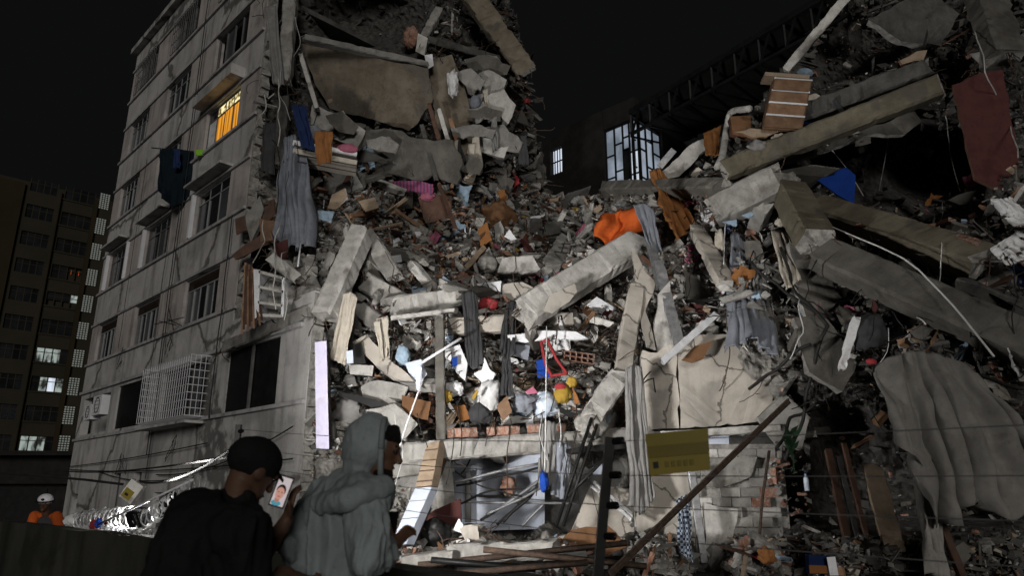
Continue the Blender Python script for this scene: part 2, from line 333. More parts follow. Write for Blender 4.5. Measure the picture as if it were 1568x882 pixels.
spec = {(1,0):(5,'louver',None,'alu'),(1,1):(5,'louver',['glass_g','glass','glass_g'],'alu'),(1,2):(5,'louver',['glass_g','glass_g','glass','glass_g'],'alu'),
        (2,0):(4,'transom',None,'alu_dk'),(2,1):(4,'transom',['glass','glass','glass_g','glass'],'alu_dk'),(2,2):(3,'transom',['glass','glass','glass_g','none'],'alu'),
        (3,0):(5,'transom',None,'alu'),(3,1):(4,'plain',['glass','none','glass'],'alu'),(3,2):(4,'transom',['cl_white','lit_o','lit_o','lit_o','glass','lit_y','lit_y','lit_y'],'alu_dk'),
        (4,0):(4,'transom',['glass_g','glass_g','glass_g','glass'],'alu'),(4,1):(4,'transom',['glass','glass_g','glass','cl_green'],'alu'),(4,2):(4,'plain',['none','glass_g','none','glass'],'alu_dk'),
        (5,0):(4,'plain',None,'alu_dk'),(5,1):(4,'plain',['glass_g'],'alu_dk'),(5,2):(4,'plain',None,'alu_dk')}
for (r, c), (n, st, ms, fm) in spec.items():
    a, b = COLS[c]; z = SILL[r]
    window(a+.001, b-.001, z+.001, z+WH-.001, n, st, blk, ms, fm=fm)
    if r == 2:   # deep hoods and white side frames
        MB().box((a-.1,-.42,z+WH+.145),(b+.1,-.001,z+WH+.22)).build('window_hood', M['facade'], blk)
        MB().box((a-.14,-.12,z),(a-.02,-.002,z+WH)).build('window_jamb', M['white_f'], blk)
        if c == 0: MB().box((b+.02,-.1,z),(b+.1,-.002,z+WH)).build('window_jamb', M['white_f'], blk)
# hood box above the lit window, clothes rail brackets
MB().box((9.35,-.45,12.34+WH+.15),(12.35,-.003,12.34+WH+.50)).build('window_hood', M['facade'], blk)
# lower storey: openings
MB().box((4.52,.06,3.62),(7.58,.10,5.08)).build('black_screen', M['black'], blk)
q = MB(); q.box((13.52,.02,3.52),(14.9,.06,5.13)); q.box((14.93,.05,3.52),(16.28,.09,5.13)); q.build('black_screen', M['black'], blk)
MB().box((14.86,-.03,3.5),(14.95,.019,5.15)).build('screen_post', M['alu_dk'], blk)
q = MB()    # air conditioner in the first opening
q.box((1.5,-.20,4.1),(2.35,.15,4.65)); q.box((2.5,-.22,4.2),(3.5,.15,4.9))
acs = q.build('air_conditioner', M['white_f'], blk)
for cx, cz, rr in ((1.92,4.38,.2),(3.05,4.55,.27)):
    yy = -.205 if cx < 2 else -.225
    MB().tube([(cx+rr*math.cos(t*math.pi/9), yy, cz+rr*math.sin(t*math.pi/9)) for t in range(19)], .015, 5).build('fan_guard', M['black'], acs)
    k = MB()
    for j in range(5): k.box((cx-rr, yy-.01, cz-rr+.02+j*rr*.5-.006),(cx+rr, yy+.005, cz-rr+.02+j*rr*.5+.006))
    k.build('fan_grille', M['alu_dk'], acs)
window(8.72,12.08,3.64,5.08,5,'plain',blk,None,rec=.16,fm='alu_dk')
cage = MB()     # projecting window cage of thin bars
for i in range(23):
    x = 8.6 + i*(12.3-8.6)/22
    cage.tube([(x,0,5.18),(x,-.55,5.16),(x,-.55,3.5),(x,0,3.48)], .011, 4)
for j in range(9):
    z = 3.5 + j*1.66/8; cage.tube([(8.6,-.01,z),(8.6,-.56,z),(12.3,-.56,z),(12.3,-.01,z)], .011, 4)
for j in range(1, 5): cage.tube([(8.6,-j*.11,3.5),(12.3,-j*.11,3.5)], .009, 4)
for k2 in range(1, 4):
    for x in (8.6, 12.3): cage.tube([(x,-k2*.14,3.5),(x,-k2*.14,5.16)], .009, 4)
cage.build('window_cage', M['white_f'], blk)
MB().box((8.5,-.58,3.3),(12.4,-.002,3.37)).build('cage_shelf', M['facade'], blk)
for h in gh: MB().box((h[0]+.001,.18,h[2]+.001),(h[1]-.001,.2,h[3]-.001)).build('window', M['glass'], blk)
# grilles over the top row
for c in range(3):
    a, b = COLS[c]; k = MB()
    for i in range(12): x = a + (b-a)*i/11; k.box((x-.009,-.13,18.2),(x+.009,-.11,19.72))
    for z in (18.22, 18.7, 19.2, 19.7): k.box((a-.05,-.109,z-.012),(b+.05,-.09,z+.012))
    k.build('window_grille', M['alu_dk'], blk)
# drip stains and cracks as relief: ragged render patches, pipes and cables on the face
for s, z0, z1, r in ((8.55,2.6,20.5,.016),(8.75,1.9,17.5,.012),(12.9,3.4,9.2,.018),(7.85,5.2,12.0,.010),(4.2,6.5,14.0,.009)):
    pts = [(s + .07*nz((0, s, z0+(z1-z0)*i/24), .9), -.13, z0+(z1-z0)*i/24) for i in range(25)]
    MB().tube(pts, r, 5).build('cable', M['wire'], blk)
for (s0,za,s1,zb,dr) in ((0.2,2.45,13.0,2.75,.06),(0.2,2.35,17.9,2.2,.15),(4,2.2,12,1.9,.2),(9.5,2.0,17.5,2.9,.3)):
    MB().tube(sag((s0,-.1,za),(min(s1,17.6),-.14,zb),dr,20), .016, 5).build('cable', M['wire'], blk)
for s, z in ((4.4,6.0),(9.0,5.9),(6.3,2.3),(10.2,2.6)):
    pts = [(s,-.11,z)]
    for i in range(8): pts.append((s+R.uniform(-.35,.35)+i*.05, -.12-.03*R.random(), z+R.uniform(-.3,.5)))
    MB().tube(pts, .009, 4).build('cable', M['wire'], blk)
# broken toothed edge of the facade where the block was torn off
def ragged_edge(s, z0, z1, name='broken_edge', w=.35, mat='conc_core', seed=1):
    rr = random.Random(seed); mb = MB(); z = z0
    while z < z1:
        h = rr.uniform(.12,.45); ww = rr.uniform(.05,w)
        x0 = s-.02; pts = []
        for dz in (0, h):
            for y in (.01, .27): pts += [(x0, y, z+dz), (s+ww*rr.uniform(.4,1), y+rr.uniform(-.02,.02)*0+ (0.0), z+dz*rr.uniform(.8,1))]
        mb.add(pts, [(0,1,5,4),(2,6,7,3),(1,3,7,5),(4,5,7,6),(0,2,3,1)]); z += h*.98
    return mb.build(name, M[mat], blk)
ragged_edge(13.45, 6.2, 20.6, seed=3); ragged_edge(17.75, .3, 5.9, seed=4, w=.2)
rr = random.Random(8)
mb = MB()   # sloping broken top of the lower wall
x = 13.5
while x < 17.6:
    w = rr.uniform(.15,.5); mb.box((x,.01,6.0),(min(x+w,17.73),.27,6.0+rr.uniform(.02,.35)*(1 if x<17 else .4))); x += w
mb.build('broken_edge', M['conc_core'], blk)

# ------------------------------------------------------------------ far tower on the left
TE = (.728, .686); tp = un(163, 560, 78); TO = (tp.x, tp.y)
tw = empty('apartment_tower', (TO[0], TO[1], 0), math.atan2(TE[1], TE[0]))
tag(tw, 'tall dark ochre tower block with a few lit windows far behind the alley', 'building')
def tsz(px, py): return plane_sz(px, py, TO, TE)
rows = []
for k in range(11): rows.append(tsz(127, 507 - 43*(k-4))[1])
rowz = [tsz(128.5, 507)[1] + (k-4)*3.02 for k in range(-1, 10)]
s_lat = (tsz(127-9, 507)[0], tsz(127+8, 507)[0]); s_w = (tsz(62, 505)[0], tsz(112, 505)[0]); s_l = (tsz(6, 490)[0], tsz(52, 490)[0])
ztop = tsz(120, 296)[1]; sL = s_l[0]-7.5
th = []
for z in rowz: th += [(s_w[0], s_w[1], z-.75, z+.75), (s_l[0], s_l[1], z-.75, z+.75)]
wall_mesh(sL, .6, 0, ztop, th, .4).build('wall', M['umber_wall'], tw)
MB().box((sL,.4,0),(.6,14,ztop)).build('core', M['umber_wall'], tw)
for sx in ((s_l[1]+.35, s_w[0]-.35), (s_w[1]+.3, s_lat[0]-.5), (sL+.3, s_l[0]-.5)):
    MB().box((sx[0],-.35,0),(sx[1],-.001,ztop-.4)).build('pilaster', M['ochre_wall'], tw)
for z in rowz: MB().box((s_w[0]-.2,-.12,z-.95),(s_w[1]+.2,-.002,z-.80)).build('window_sill', M['umber_wall'], tw)
litw = {(4,0):1,(3,0):2,(1,0):1,(0,0):1,(6,0):3,(7,0):4}
for k, z in enumerate(rowz):
    for ci, (a, b) in enumerate((s_w, s_l)):
        st = litw.get((k, ci), 0); mb = MB()
        for i in range(5): x = a + (b-a)*i/4; mb.box((x-.05,.14,z-.74),(x+.05,.22,z+.74))
        mb.box((a,.15,z+.25),(b,.21,z+.32)); wo = mb.build('window', M['umber_wall'], tw)
        for i in range(4):
            x0 = a+(b-a)*i/4+.06; x1 = a+(b-a)*(i+1)/4-.06; m = 'glass'
            if st == 1 and i in (0,1,2): m = 'lit_c'
            if st == 2 and i in (1,2,3): m = 'lit_w' if i == 2 else 'lit_c'
            if st == 3 and i == 3: m = 'lit_c'
            if st == 4 and i in (2,3): m = 'lit_red'; x0 += .35; x1 -= .3
            lo = z+.0 if m == 'lit_red' else z-.70
            MB().box((x0,.17,lo if st != 3 else z-.1),(x1,.19,z+(.70 if m != 'lit_red' else .42))).build('pane', M[m], wo)
    # breeze block screens glowing from the stairwell
    lm = MB(); gl = MB(); ns, nr = 4, 8
    sw = (s_lat[1]-s_lat[0])
    for i in range(ns):
        for j in range(nr):
            x0 = s_lat[0]+sw*(i+.12)/ns; x1 = s_lat[0]+sw*(i+.88)/ns; z0 = z-.95+1.9*(j+.22)/nr; z1 = z-.95+1.9*(j+.80)/nr
            gl.box((x0,-.02,z0),(x1,-.003,z1))
    gl.build('breeze_block_light', M['lit_far'], tw)['kind'] = 'stuff'
    for i in range(ns+1): x = s_lat[0]+sw*i/ns; lm.box((x-.04,-.06,z-.95),(x+.04,-.021,z+.95))
    lm.build('breeze_block_screen', M['umber_wall'], tw)['kind'] = 'stuff'

# ------------------------------------------------------------------ low annex between tower and block
lo = empty('low_building', un(50, 770, 34)*1.0); lo.location.z = 0
tag(lo, 'low dark grey annex with projecting roof ledge behind the orange jacketed worker', 'building')
za = un(50, 692, 34).z; zb = un(50, 738, 34).z
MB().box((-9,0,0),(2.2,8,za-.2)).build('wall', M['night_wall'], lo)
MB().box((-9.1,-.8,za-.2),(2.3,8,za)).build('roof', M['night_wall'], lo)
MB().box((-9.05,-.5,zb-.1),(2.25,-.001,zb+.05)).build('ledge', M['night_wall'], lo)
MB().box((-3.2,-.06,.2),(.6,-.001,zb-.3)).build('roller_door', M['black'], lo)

# ------------------------------------------------------------------ dark house with lit windows behind the gap
HC = un(978, 285, 27); hd1 = Vector((-.72, .69, 0)); hd2 = Vector((.69, .72, 0))
hs = empty('house', (HC.x, HC.y, 0)); tag(hs, 'dark house with lit corner glazing behind the rubble gap', 'house')
def L2(p): return Vector(p) - Vector((HC.x, HC.y, 0))
zt = un(978, 180, 27).z; zbm = HC.z
def h1(px, py): return plane_sz(px, py, (HC.x, HC.y), (hd1.x, hd1.y))
def h2(px, py): return plane_sz(px, py, (HC.x, HC.y), (hd2.x, hd2.y))
sa = h1(925, 230)[0]; sb = h2(1016, 240)[0]; sw0, swz0 = h1(861, 262); sw1, swz1 = h1(841, 230)
def P1(s, z, o=0.0): return hd1*s + Vector((0,0,z)) - hd2*o      # left face, o outward
def P2(s, z, o=0.0): return hd2*s + Vector((0,0,z)) - hd1*o
def quadbox(A, B, z0, z1, o0, o1, P, mb):
    v = [P(A,z0,o0),P(B,z0,o0),P(B,z1,o0),P(A,z1,o0),P(A,z0,o1),P(B,z0,o1),P(B,z1,o1),P(A,z1,o1)]
    mb.add(v, [(0,1,2,3),(7,6,5,4),(0,4,5,1),(1,5,6,2),(2,6,7,3),(3,7,4,0)])
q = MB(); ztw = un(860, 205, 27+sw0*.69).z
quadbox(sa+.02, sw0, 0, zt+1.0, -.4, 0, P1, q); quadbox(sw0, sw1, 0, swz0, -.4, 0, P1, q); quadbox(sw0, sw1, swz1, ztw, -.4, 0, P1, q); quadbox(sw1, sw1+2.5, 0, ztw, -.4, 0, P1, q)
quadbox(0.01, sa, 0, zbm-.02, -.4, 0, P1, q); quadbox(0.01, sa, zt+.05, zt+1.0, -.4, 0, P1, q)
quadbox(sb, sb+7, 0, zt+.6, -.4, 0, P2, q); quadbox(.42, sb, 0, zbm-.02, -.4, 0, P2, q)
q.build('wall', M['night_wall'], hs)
q = MB(); quadbox(sw0+.02, sw1-.02, swz0, swz1, -.3, -.25, P1, q); w1 = q.build('window', M['lit_w'], hs)
q = MB()
for i in range(5): s_ = sw0 + (sw1-sw0)*(i+.4)/5; quadbox(s_, s_+.035, swz0, swz1, -.12, -.085, P1, q)
quadbox(sw0, sw1, (swz0+swz1)/2-.03, (swz0+swz1)/2+.03, -.15, -.121, P1, q); q.build('bars', M['black'], w1)
# corner glazing: irregular staggered panes
q = MB(); rowsz = [zbm + (zt-zbm)*t for t in (0,.30,.62,1)]
cols = [0, sa*.26, sa*.46, sa*.72, sa]; cw = hs
def pane(A, B, z0, z1, P, m):
    k = MB(); quadbox(A+.03*(1 if B>A else -1), B-.03*(1 if B>A else -1), z0+.03, z1-.03, -.2, -.17, P, k); return k.build('pane', M[m], glz)
glz = MB()
for c_ in cols: quadbox(c_-.03, c_+.03, zbm, zt, -.22, -.1, P1, glz)
zsp = []
for i in range(4):
    cut = [zbm] + [zbm + (zt-zbm)*t for t in ((.22,.55,.84),(.18,.62,.80),(.10,.34,.74),(.27,.60,.60))[i]] + [zt]; zsp.append(sorted(set(cut)))
    for z in zsp[-1]: quadbox(cols[i]+.031, cols[i+1]-.031, z-.025, z+.025, -.21, -.11, P1, glz)
c2 = [0, sb*.22, sb*.45, sb*.7, sb]; zs2 = []
for c_ in c2: quadbox(c_-.03, c_+.03, zbm, zt, -.22, -.101, P2, glz)
for i in range(4):
    zs2.append([zbm] + [zbm+(zt-zbm)*t for t in ((.3,.7),(.2,.62),(.4,.8),(.3,.66))[i]] + [zt])
    for z in zs2[-1]: quadbox(c2[i]+.031, c2[i+1]-.031, z-.025, z+.025, -.21, -.111, P2, glz)
glz = glz.build('window', M['black'], hs)
for i in range(4):
    for j in range(len(zsp[i])-1):
        m = 'lit_w' if (i == 0 and j < 2) else 'lit_dim'
        if i == 1 and j == 1: m = 'glass'
        pane(cols[i], cols[i+1], zsp[i][j], zsp[i][j+1], P1, m)
    for j in range(3): pane(c2[i], c2[i+1], zs2[i][j], zs2[i][j+1], P2, 'lit_w' if (i == 3 and j == 0) or (i==0 and j==0) else 'lit_dim')
# sheet metal canopy on trusses rising to the right
A, B = un(965, 172, 26.5), un(1330, -45, 19.0); A2, B2 = un(1035, 222, 30), un(1420, 40, 23)
rf = MB(); n = 46
for i in range(n+1):
    for j, (p, p2) in enumerate(((A, B), (A2, B2))):
        pp = p.lerp(p2, i/n); rf.v.append(L2(pp) + Vector((0,0,.05*math.sin(i*1.57*1.0))))
for i in range(n): rf.f.append([2*i, 2*i+2, 2*i+3, 2*i+1]); rf.m.append(0)
ro = rf.build('roof', M['night_wall'], hs); sm = ro.modifiers.new('s', 'SOLIDIFY'); sm.thickness = .03
tr = MB(); dn = Vector((0,0,-1.1))
tr.bar(L2(A), L2(B), .18, .22); tr.bar(L2(A+dn*.9), L2(B+dn), .1, .12)
for i in range(11):
    p = A.lerp(B, i/10); q1 = A.lerp(B, min(1,(i+.5)/10)); p2 = A2.lerp(B2, i/10)
    tr.bar(L2(p), L2(p+dn), .07, .07); tr.bar(L2(p+dn), L2(q1), .07, .07); tr.bar(L2(p+dn*.06), L2(p2+dn*.06), .09, .12)
    tr.bar(L2(p+dn), L2(p2+dn*.06), .07, .07)
tr.build('truss', M['black'], hs)

# ------------------------------------------------------------------ alley wall with razor wire and electric fence
def wpt(t, z): return Vector((t, 4.05 - t, z))      # along the wall line
WT = 1.06
wl = empty('boundary_wall', wpt(-4, 0), math.atan2(-1, 1)); tag(wl, 'rough grey boundary wall crossing the foreground below the men', 'wall')
mb = MB(); n = 60; rr = random.Random(2)
L0, L1 = -13.5, 9.5
for i in range(n+1):
    x = L0 + (L1-L0)*i/n; dz = .03*nz((x,0,0), 1.3)+rr.uniform(-.012,.012)
    mb.v += [Vector((x,-.1,0)), Vector((x,-.1+.01*nz((x,3,0),2),WT+dz)), Vector((x,.1,WT+dz*.6)), Vector((x,.1,0))]
for i in range(n):
    b = i*4
    for k in range(3): mb.f.append([b+k, b+4+k, b+5+k, b+1+k][::-1]); mb.m.append(0)
mb.f.append([0,1,2,3]); mb.m.append(0); mb.f.append([n*4+3,n*4+2,n*4+1,n*4]); mb.m.append(0)
mb.build('wall', M['gwall'], wl)
# ================================================================== builders for wreckage
def rag_poly(pts, step, jag, rr):
    out = []
    n = len(pts)
    for i in range(n):
        a, b = pts[i], pts[(i+1) % n]; k = max(1, int((b-a).length/step))
        for j in range(k):
            p = a.lerp(b, j/k)
            if j: p = p + Vector((rr.uniform(-1,1), rr.uniform(-1,1)*.6, rr.uniform(-1,1)))*jag
            out.append(p)
    return out
def plate(name, label, cat, poly, th=.12, dy=-.25, gx=0.0, gy=0.0, mat='conc', core='conc_core', jag=.035, step=.22, group=None, parent=None, Y=None, rough=.02, seed=None):
    """broken sheet or slab: photo outline laid on a tilted plane in the scene, with thickness and ragged rim"""
    rr = random.Random(seed if seed is not None else hash(label) % 9999 if False else sum(map(ord, label or name)))
    cx = sum(p[0] for p in poly)/len(poly); cy = sum(p[1] for p in poly)/len(poly); Yc = (Y if Y is not None else DD(cx, cy)) + dy
    P = [un(x, y, Yc + gx*(x-cx)/100 + gy*(y-cy)/100) for x, y in poly]
    nrm = Vector((0,0,0))
    for i in range(len(P)): nrm += (P[i]-P[0]).cross(P[(i+1)%len(P)]-P[0])
    nrm.normalize()
    ctr = sum(P, Vector())/len(P)
    if nrm.dot(Vector((0,0,CAM_H)) - ctr) < 0: P.reverse(); nrm = -nrm
    P = [p - ctr for p in rag_poly(P, step, jag, rr)]
    bm = bmesh.new()
    front = [bm.verts.new(p) for p in P]; back = [bm.verts.new(p - nrm*th*rr.uniform(.8,1.15) + Vector((rr.uniform(-1,1),rr.uniform(-1,1),rr.uniform(-1,1)))*jag*.8) for p in P]
    n = len(P)
    e = [bm.edges.new((front[i], front[(i+1)%n])) for i in range(n)]
    f1 = bmesh.ops.triangle_fill(bm, use_beauty=True, use_dissolve=False, edges=e, normal=nrm)
    ff = [f for f in f1['geom'] if isinstance(f, bmesh.types.BMFace)]
    e2 = [bm.edges.new((back[i], back[(i+1)%n])) for i in range(n)]
    bmesh.ops.triangle_fill(bm, use_beauty=True, use_dissolve=False, edges=e2, normal=-nrm)
    for i in range(n):
        f = bm.faces.new((front[i], back[i], back[(i+1)%n], front[(i+1)%n])); f.material_index = 1
    bm.normal_update()
    for f in ff:
        if f.normal.dot(nrm) < 0: f.normal_flip()
    if mat.startswith(('conc', 'plaster')):
        size = max((p.length for p in P))
        for _ in range(2 if size > .5 else 1):
            es = [e_ for e_ in bm.edges if e_.calc_length() > .22]
            if es and len(bm.faces) < 3500: bmesh.ops.subdivide_edges(bm, edges=es, cuts=1, use_grid_fill=False)
        bmesh.ops.triangulate(bm, faces=[f for f in bm.faces if len(f.verts) > 4])
        for v in bm.verts:
            q_ = v.co + ctr
            v.co += nrm*(.3 if mat == 'plaster' else 1)*(.035*noise.noise(q_*1.7) + .018*noise.noise(q_*5.1) + .009*noise.noise(q_*13))
    o = mkbm(name, bm, [M[mat], M[core]], parent); o.location = ctr
    if label: tag(o, label, cat, group)
    return o
def beam(name, label, cat, x0, y0, x1, y1, w=.4, t=.35, dy=(-.35,-.35), mat='conc', core='conc_core', roll=0.0, chip=.045, group=None, Y=None, ends=True, parent=None):
    """broken beam or column between two photo points at their own depths; chamfered, chipped, ragged ends"""
    if isinstance(dy, (int, float)): dy = (dy, dy)
    a = un(x0, y0, (Y[0] if Y else DD(x0, y0)) + dy[0]); b = un(x1, y1, (Y[1] if Y else DD(x1, y1)) + dy[1])
    return beam3(name, label, cat, a, b, w, t, mat, core, roll, chip, group, ends, parent)
def beam3(name, label, cat, a, b, w, t, mat='conc', core='conc_core', roll=0.0, chip=.03, group=None, ends=True, parent=None):
    rr = random.Random(sum(map(ord, label or name)) + int(a.x*97))
    x, y, z = frame_of(b-a, Vector((0,-1,0)))
    if roll: q = Matrix.Rotation(roll, 3, x); y = q @ y; z = q @ z
    L = (b-a).length; k = max(4, int(L/.13)); c = min(w, t)*.12
    ring = [(-w/2+c,-t/2),(w/2-c,-t/2),(w/2,-t/2+c),(w/2,t/2-c),(w/2-c,t/2),(-w/2+c,t/2),(-w/2,t/2-c),(-w/2,-t/2+c)]
    mb = MB(); n = 8; mid = (a+b)/2
    for i in range(k+1):
        for j, (u, v) in enumerate(ring):
            s = L*i/k
            if ends and i in (0, k): s += rr.uniform(-.14,.14)*min(1, w*2)
            ch = 1 - chip*abs(nz((i*.33, j*1.9, L), 1.0, j))*3.2 - (chip*rr.uniform(1,5) if rr.random() < .13 else 0) - max(0, nz((i*.16, (j//2)*3.1, L*2), 1.0, 7)-.22)*chip*9
            if ends: ch *= 1 - .10*max(0, 1-min(i, k-i)/2.5)*rr.random()
            mb.v.append(a + x*s + y*u*ch + z*v*ch - mid + Vector((rr.uniform(-1,1), rr.uniform(-1,1), rr.uniform(-1,1)))*.006*(1 if ends else 0))
    for i in range(k):
        for j in range(n): mb.f.append([i*n+j, i*n+(j+1)%n, (i+1)*n+(j+1)%n, (i+1)*n+j][::-1]); mb.m.append(0)
    for e, i in ((0, 0), (1, k)):
        ci = len(mb.v); mb.v.append((a if i == 0 else b) - mid + x*rr.uniform(-.1,.1)*(1 if ends else 0))
        for j in range(n):
            f = [i*n+j, i*n+(j+1)%n, ci]; mb.f.append(f if e == 0 else f[::-1]); mb.m.append(1)
    o = mb.build(name, [M[mat], M[core]], parent); o.location = mid
    if label: tag(o, label, cat, group)
    if ends and min(w, t) >= .28 and core.startswith('conc'):
        for e, sg_ in ((a, -1), (b, 1)):
            for q_ in range(rr.randint(2, 5)):
                p = e - mid + y*rr.uniform(-.38,.38)*w + z*rr.uniform(-.38,.38)*t; d = x*sg_; P = [p - d*.15, p]
                for h_ in range(4):
                    d = (d + Vector((rr.gauss(0,.4), rr.gauss(0,.3), rr.gauss(-.12,.4)))).normalized(); P.append(P[-1] + d*rr.uniform(.06,.17))
                MB().tube(P, .011, 5).build('rebar', M['rust'], o)
    return o
def cloth(name, label, cat, top, bot, nf=5, amp=.08, mat='cl_grey', dy=-.4, dyb=None, nu=40, nv=26, group=None, twist=0.0, parent=None, hem=.05, Y=None, Yb=None, curve=0.0, fine=.3, torn=0.0, warp=.16, soft=0.0):
    """hanging cloth between an upper and a lower photo polyline, gathered in folds"""
    rr = random.Random(sum(map(ord, label or name))); sd = rr.uniform(0, 50)
    def along(pl, t):
        seg = [math.hypot(pl[i+1][0]-pl[i][0], pl[i+1][1]-pl[i][1]) for i in range(len(pl)-1)]; T = sum(seg)*t
        for i, s in enumerate(seg):
            if T <= s or i == len(seg)-1:
                f = 0 if s == 0 else T/s; return pl[i][0]+(pl[i+1][0]-pl[i][0])*f, pl[i][1]+(pl[i+1][1]-pl[i][1])*f
            T -= s
    if dyb is None: dyb = dy
    tx = sum(p[0] for p in top)/len(top); ty = sum(p[1] for p in top)/len(top); bx = sum(p[0] for p in bot)/len(bot); by = sum(p[1] for p in bot)/len(bot)
    Yt = (Y if Y is not None else DD(tx, ty)) + dy; Yq = (Yb if Yb is not None else (Y if Y is not None else DD(bx, by))) + dyb
    V = []
    for j in range(nv+1):
        v = j/nv
        for i in range(nu+1):
            u = i/nu
            ax, ay = along(top, u); bx_, by_ = along(bot, u)
            px = ax+(bx_-ax)*v; py = ay+(by_-ay)*v
            Yy = Yt+(Yq-Yt)*v - curve*math.sin(v*math.pi)
            p = un(px, py, Yy)
            w = u + warp*noise.noise((u*2.3+sd, v*(.7+warp*2), sd)) + .05*noise.noise((u*6+sd, v*1.6, 3.0))
            ph = w*nf*2*math.pi + twist*v*(u-.4) + 1.3*v*noise.noise((u*1.5, sd, 1.0))
            fd = max(0, min(1, .5 + 1.5*noise.noise((u*2.6, v*1.7, sd+5))))
            A = amp*(.30+.70*v)*(.18+1.15*fd)
            fo = (1-soft)*(1-2*abs(math.sin(ph/2))**.75) + soft*math.cos(ph)
            p.y -= A*fo + A*fine*math.sin(ph*2.3+sd) + amp*.7*noise.noise((u*4, v*3, sd)) + amp*.3*noise.noise((u*11, v*8, sd))
            p.x += A*.45*math.sin(ph) + amp*.5*noise.noise((u*3, v*3.5, sd+9))
            p.z += amp*.25*noise.noise((u*4, v*5, sd+21))
            if j == nv: p.z += hem*noise.noise((u*9, sd, 0))
            V.append(p)
    c = sum(V, Vector())/len(V); F = []
    for j in range(nv):
        for i in range(nu):
            if torn and noise.noise((i*.22, j*.2, sd)) > .55-torn*(j/nv)*.6: continue
            q = j*(nu+1)+i; F.append((q, q+1, q+nu+2, q+nu+1))
    o = mk(name, [v-c for v in V], F, M[mat], parent, True); o.location = c
    m = o.modifiers.new('thickness', 'SOLIDIFY'); m.thickness = .012
    if label: tag(o, label, cat, group)
    return o
def bundle(name, label, cat, x, y, rx, ry, mat, dy=-.2, lump=.35, sub=4, group=None, Y=None, flat=.7, parent=None, rot=0.0):
    """crumpled bag or bundle of cloth; rx, ry in photo pixels"""
    rr = random.Random(sum(map(ord, label or name)) + int(x)); Yc = (Y if Y is not None else DD(x, y)) + dy
    c = un(x, y, Yc); m_px = c.y/F_PX*1.0
    bm = bmesh.new(); bmesh.ops.create_icosphere(bm, subdivisions=sub, radius=1); sd = rr.uniform(0, 60)
    for v in bm.verts:
        d = v.co.normalized(); vd = noise.voronoi(d*1.9+Vector((sd,0,0)))[0]; ve = noise.voronoi(d*4.2+Vector((0,sd,0)))[0]
        k = .98 + lump*(.55*(vd[1]-vd[0]) - .30*vd[0]) + lump*.32*(ve[1]-ve[0]) + lump*.55*noise.noise(d*1.3+Vector((0,sd,0)))
        v.co = Vector((d.x*rx*m_px, d.y*(rx+ry)/2*m_px*flat, d.z*ry*m_px))*k
    if rot: bmesh.ops.rotate(bm, verts=bm.verts, matrix=Matrix.Rotation(rot, 3, 'Y'))
    o = mkbm(name, bm, M[mat], parent, True); o.location = c
    if label: tag(o, label, cat, group)
    return o
def rod(name, label, cat, pts, r=.015, mat='rust', dy=-.4, n=6, group=None, Y=None, parent=None, wob=0.0, seg=1):
    """bar, pipe or cable through photo points; points may be (x, y) or (x, y, Y)"""
    P = [un(p[0], p[1], p[2] if len(p) > 2 else (Y if Y is not None else DD(p[0], p[1])) + dy) for p in pts]
    if seg > 1 or wob:
        Q = []; sd = P[0].x*3.1
        for i in range(len(P)-1):
            for k in range(seg): Q.append(P[i].lerp(P[i+1], k/seg))
        Q.append(P[-1])
        Q = [q + Vector((nz(q,1.7,sd), nz(q,1.3,sd+4)*.6, nz(q,1.9,sd+8)))*wob for q in Q]
        # soften corners
        P = [Q[0]] + [(Q[i-1]+Q[i]*2+Q[i+1])/4 for i in range(1, len(Q)-1)] + [Q[-1]]
    c = sum(P, Vector())/len(P)
    o = MB().tube(P, r, n).build(name, M[mat], parent, True, origin=c)
    if label: tag(o, label, cat, group)
    return o
def chunk_mesh(seed, mat, flat=1.0, npt=16):
    rr = random.Random(seed); bm = bmesh.new()
    for i in range(npt):
        d = Vector((rr.gauss(0,1), rr.gauss(0,1), rr.gauss(0,1))).normalized()*rr.uniform(.75,1.1); d.z *= flat; d.x *= rr.uniform(.9,1.3)
        bm.verts.new(d*.5)
    r = bmesh.ops.convex_hull(bm, input=bm.verts)
    bmesh.ops.delete(bm, geom=[v for v in bm.verts if not v.link_faces], context='VERTS')
    me = bpy.data.meshes.new('chunk'); bm.to_mesh(me); bm.free(); me.materials.append(M[mat]); return me
def box_mesh(x, y, z, mat, jit=0.0, seed=0):
    rr = random.Random(seed); mb = MB().box((-x/2,-y/2,-z/2),(x/2,y/2,z/2)); me = bpy.data.meshes.new('piece')
    me.from_pydata([tuple(v + Vector((rr.uniform(-jit,jit),rr.uniform(-jit,jit),rr.uniform(-jit,jit)))) for v in mb.v], [], mb.f); me.materials.append(M[mat]); return me

# ------------------------------------------------------------------ the collapsed heap itself
OUT = [(395,-40),(772,-40),(800,60),(822,200),(838,300),(925,300),(985,285),(1060,235),(1150,170),(1225,80),(1290,-40),(1640,-40),(1640,960),(470,960),(474,760),(470,500),(440,480),(420,420),(392,300)]
def inpoly(x, y, P=OUT):
    c = False; n = len(P)
    for i in range(n):
        (a, b), (d, e) = P[i], P[(i+1) % n]
        if (b > y) != (e > y) and x < (d-a)*(y-b)/(e-b)+a: c = not c
    return c
stp = 5; xs = list(range(376, 1660, stp)); ys = list(range(-42, 960, stp)); idx = {}; V = []; F = []
for y in ys:
    for x in xs:
        if not inpoly(x, y): continue
        p = at(x, y, .24)
        w = noise.fractal(p*.9, .8, 2.1, 5)*.34 + (noise.ridged_multi_fractal(p*1.6, .9, 2.2, 4, 1.0, 2.0)-1)*.16 + noise.noise(p*6)*.05
        p = un(x + 3*noise.noise(p*3), y + 3*noise.noise(p*3+Vector((9,9,9))), p.y + w); p.z = max(p.z, -.2)
        idx[(x, y)] = len(V); V.append(p)
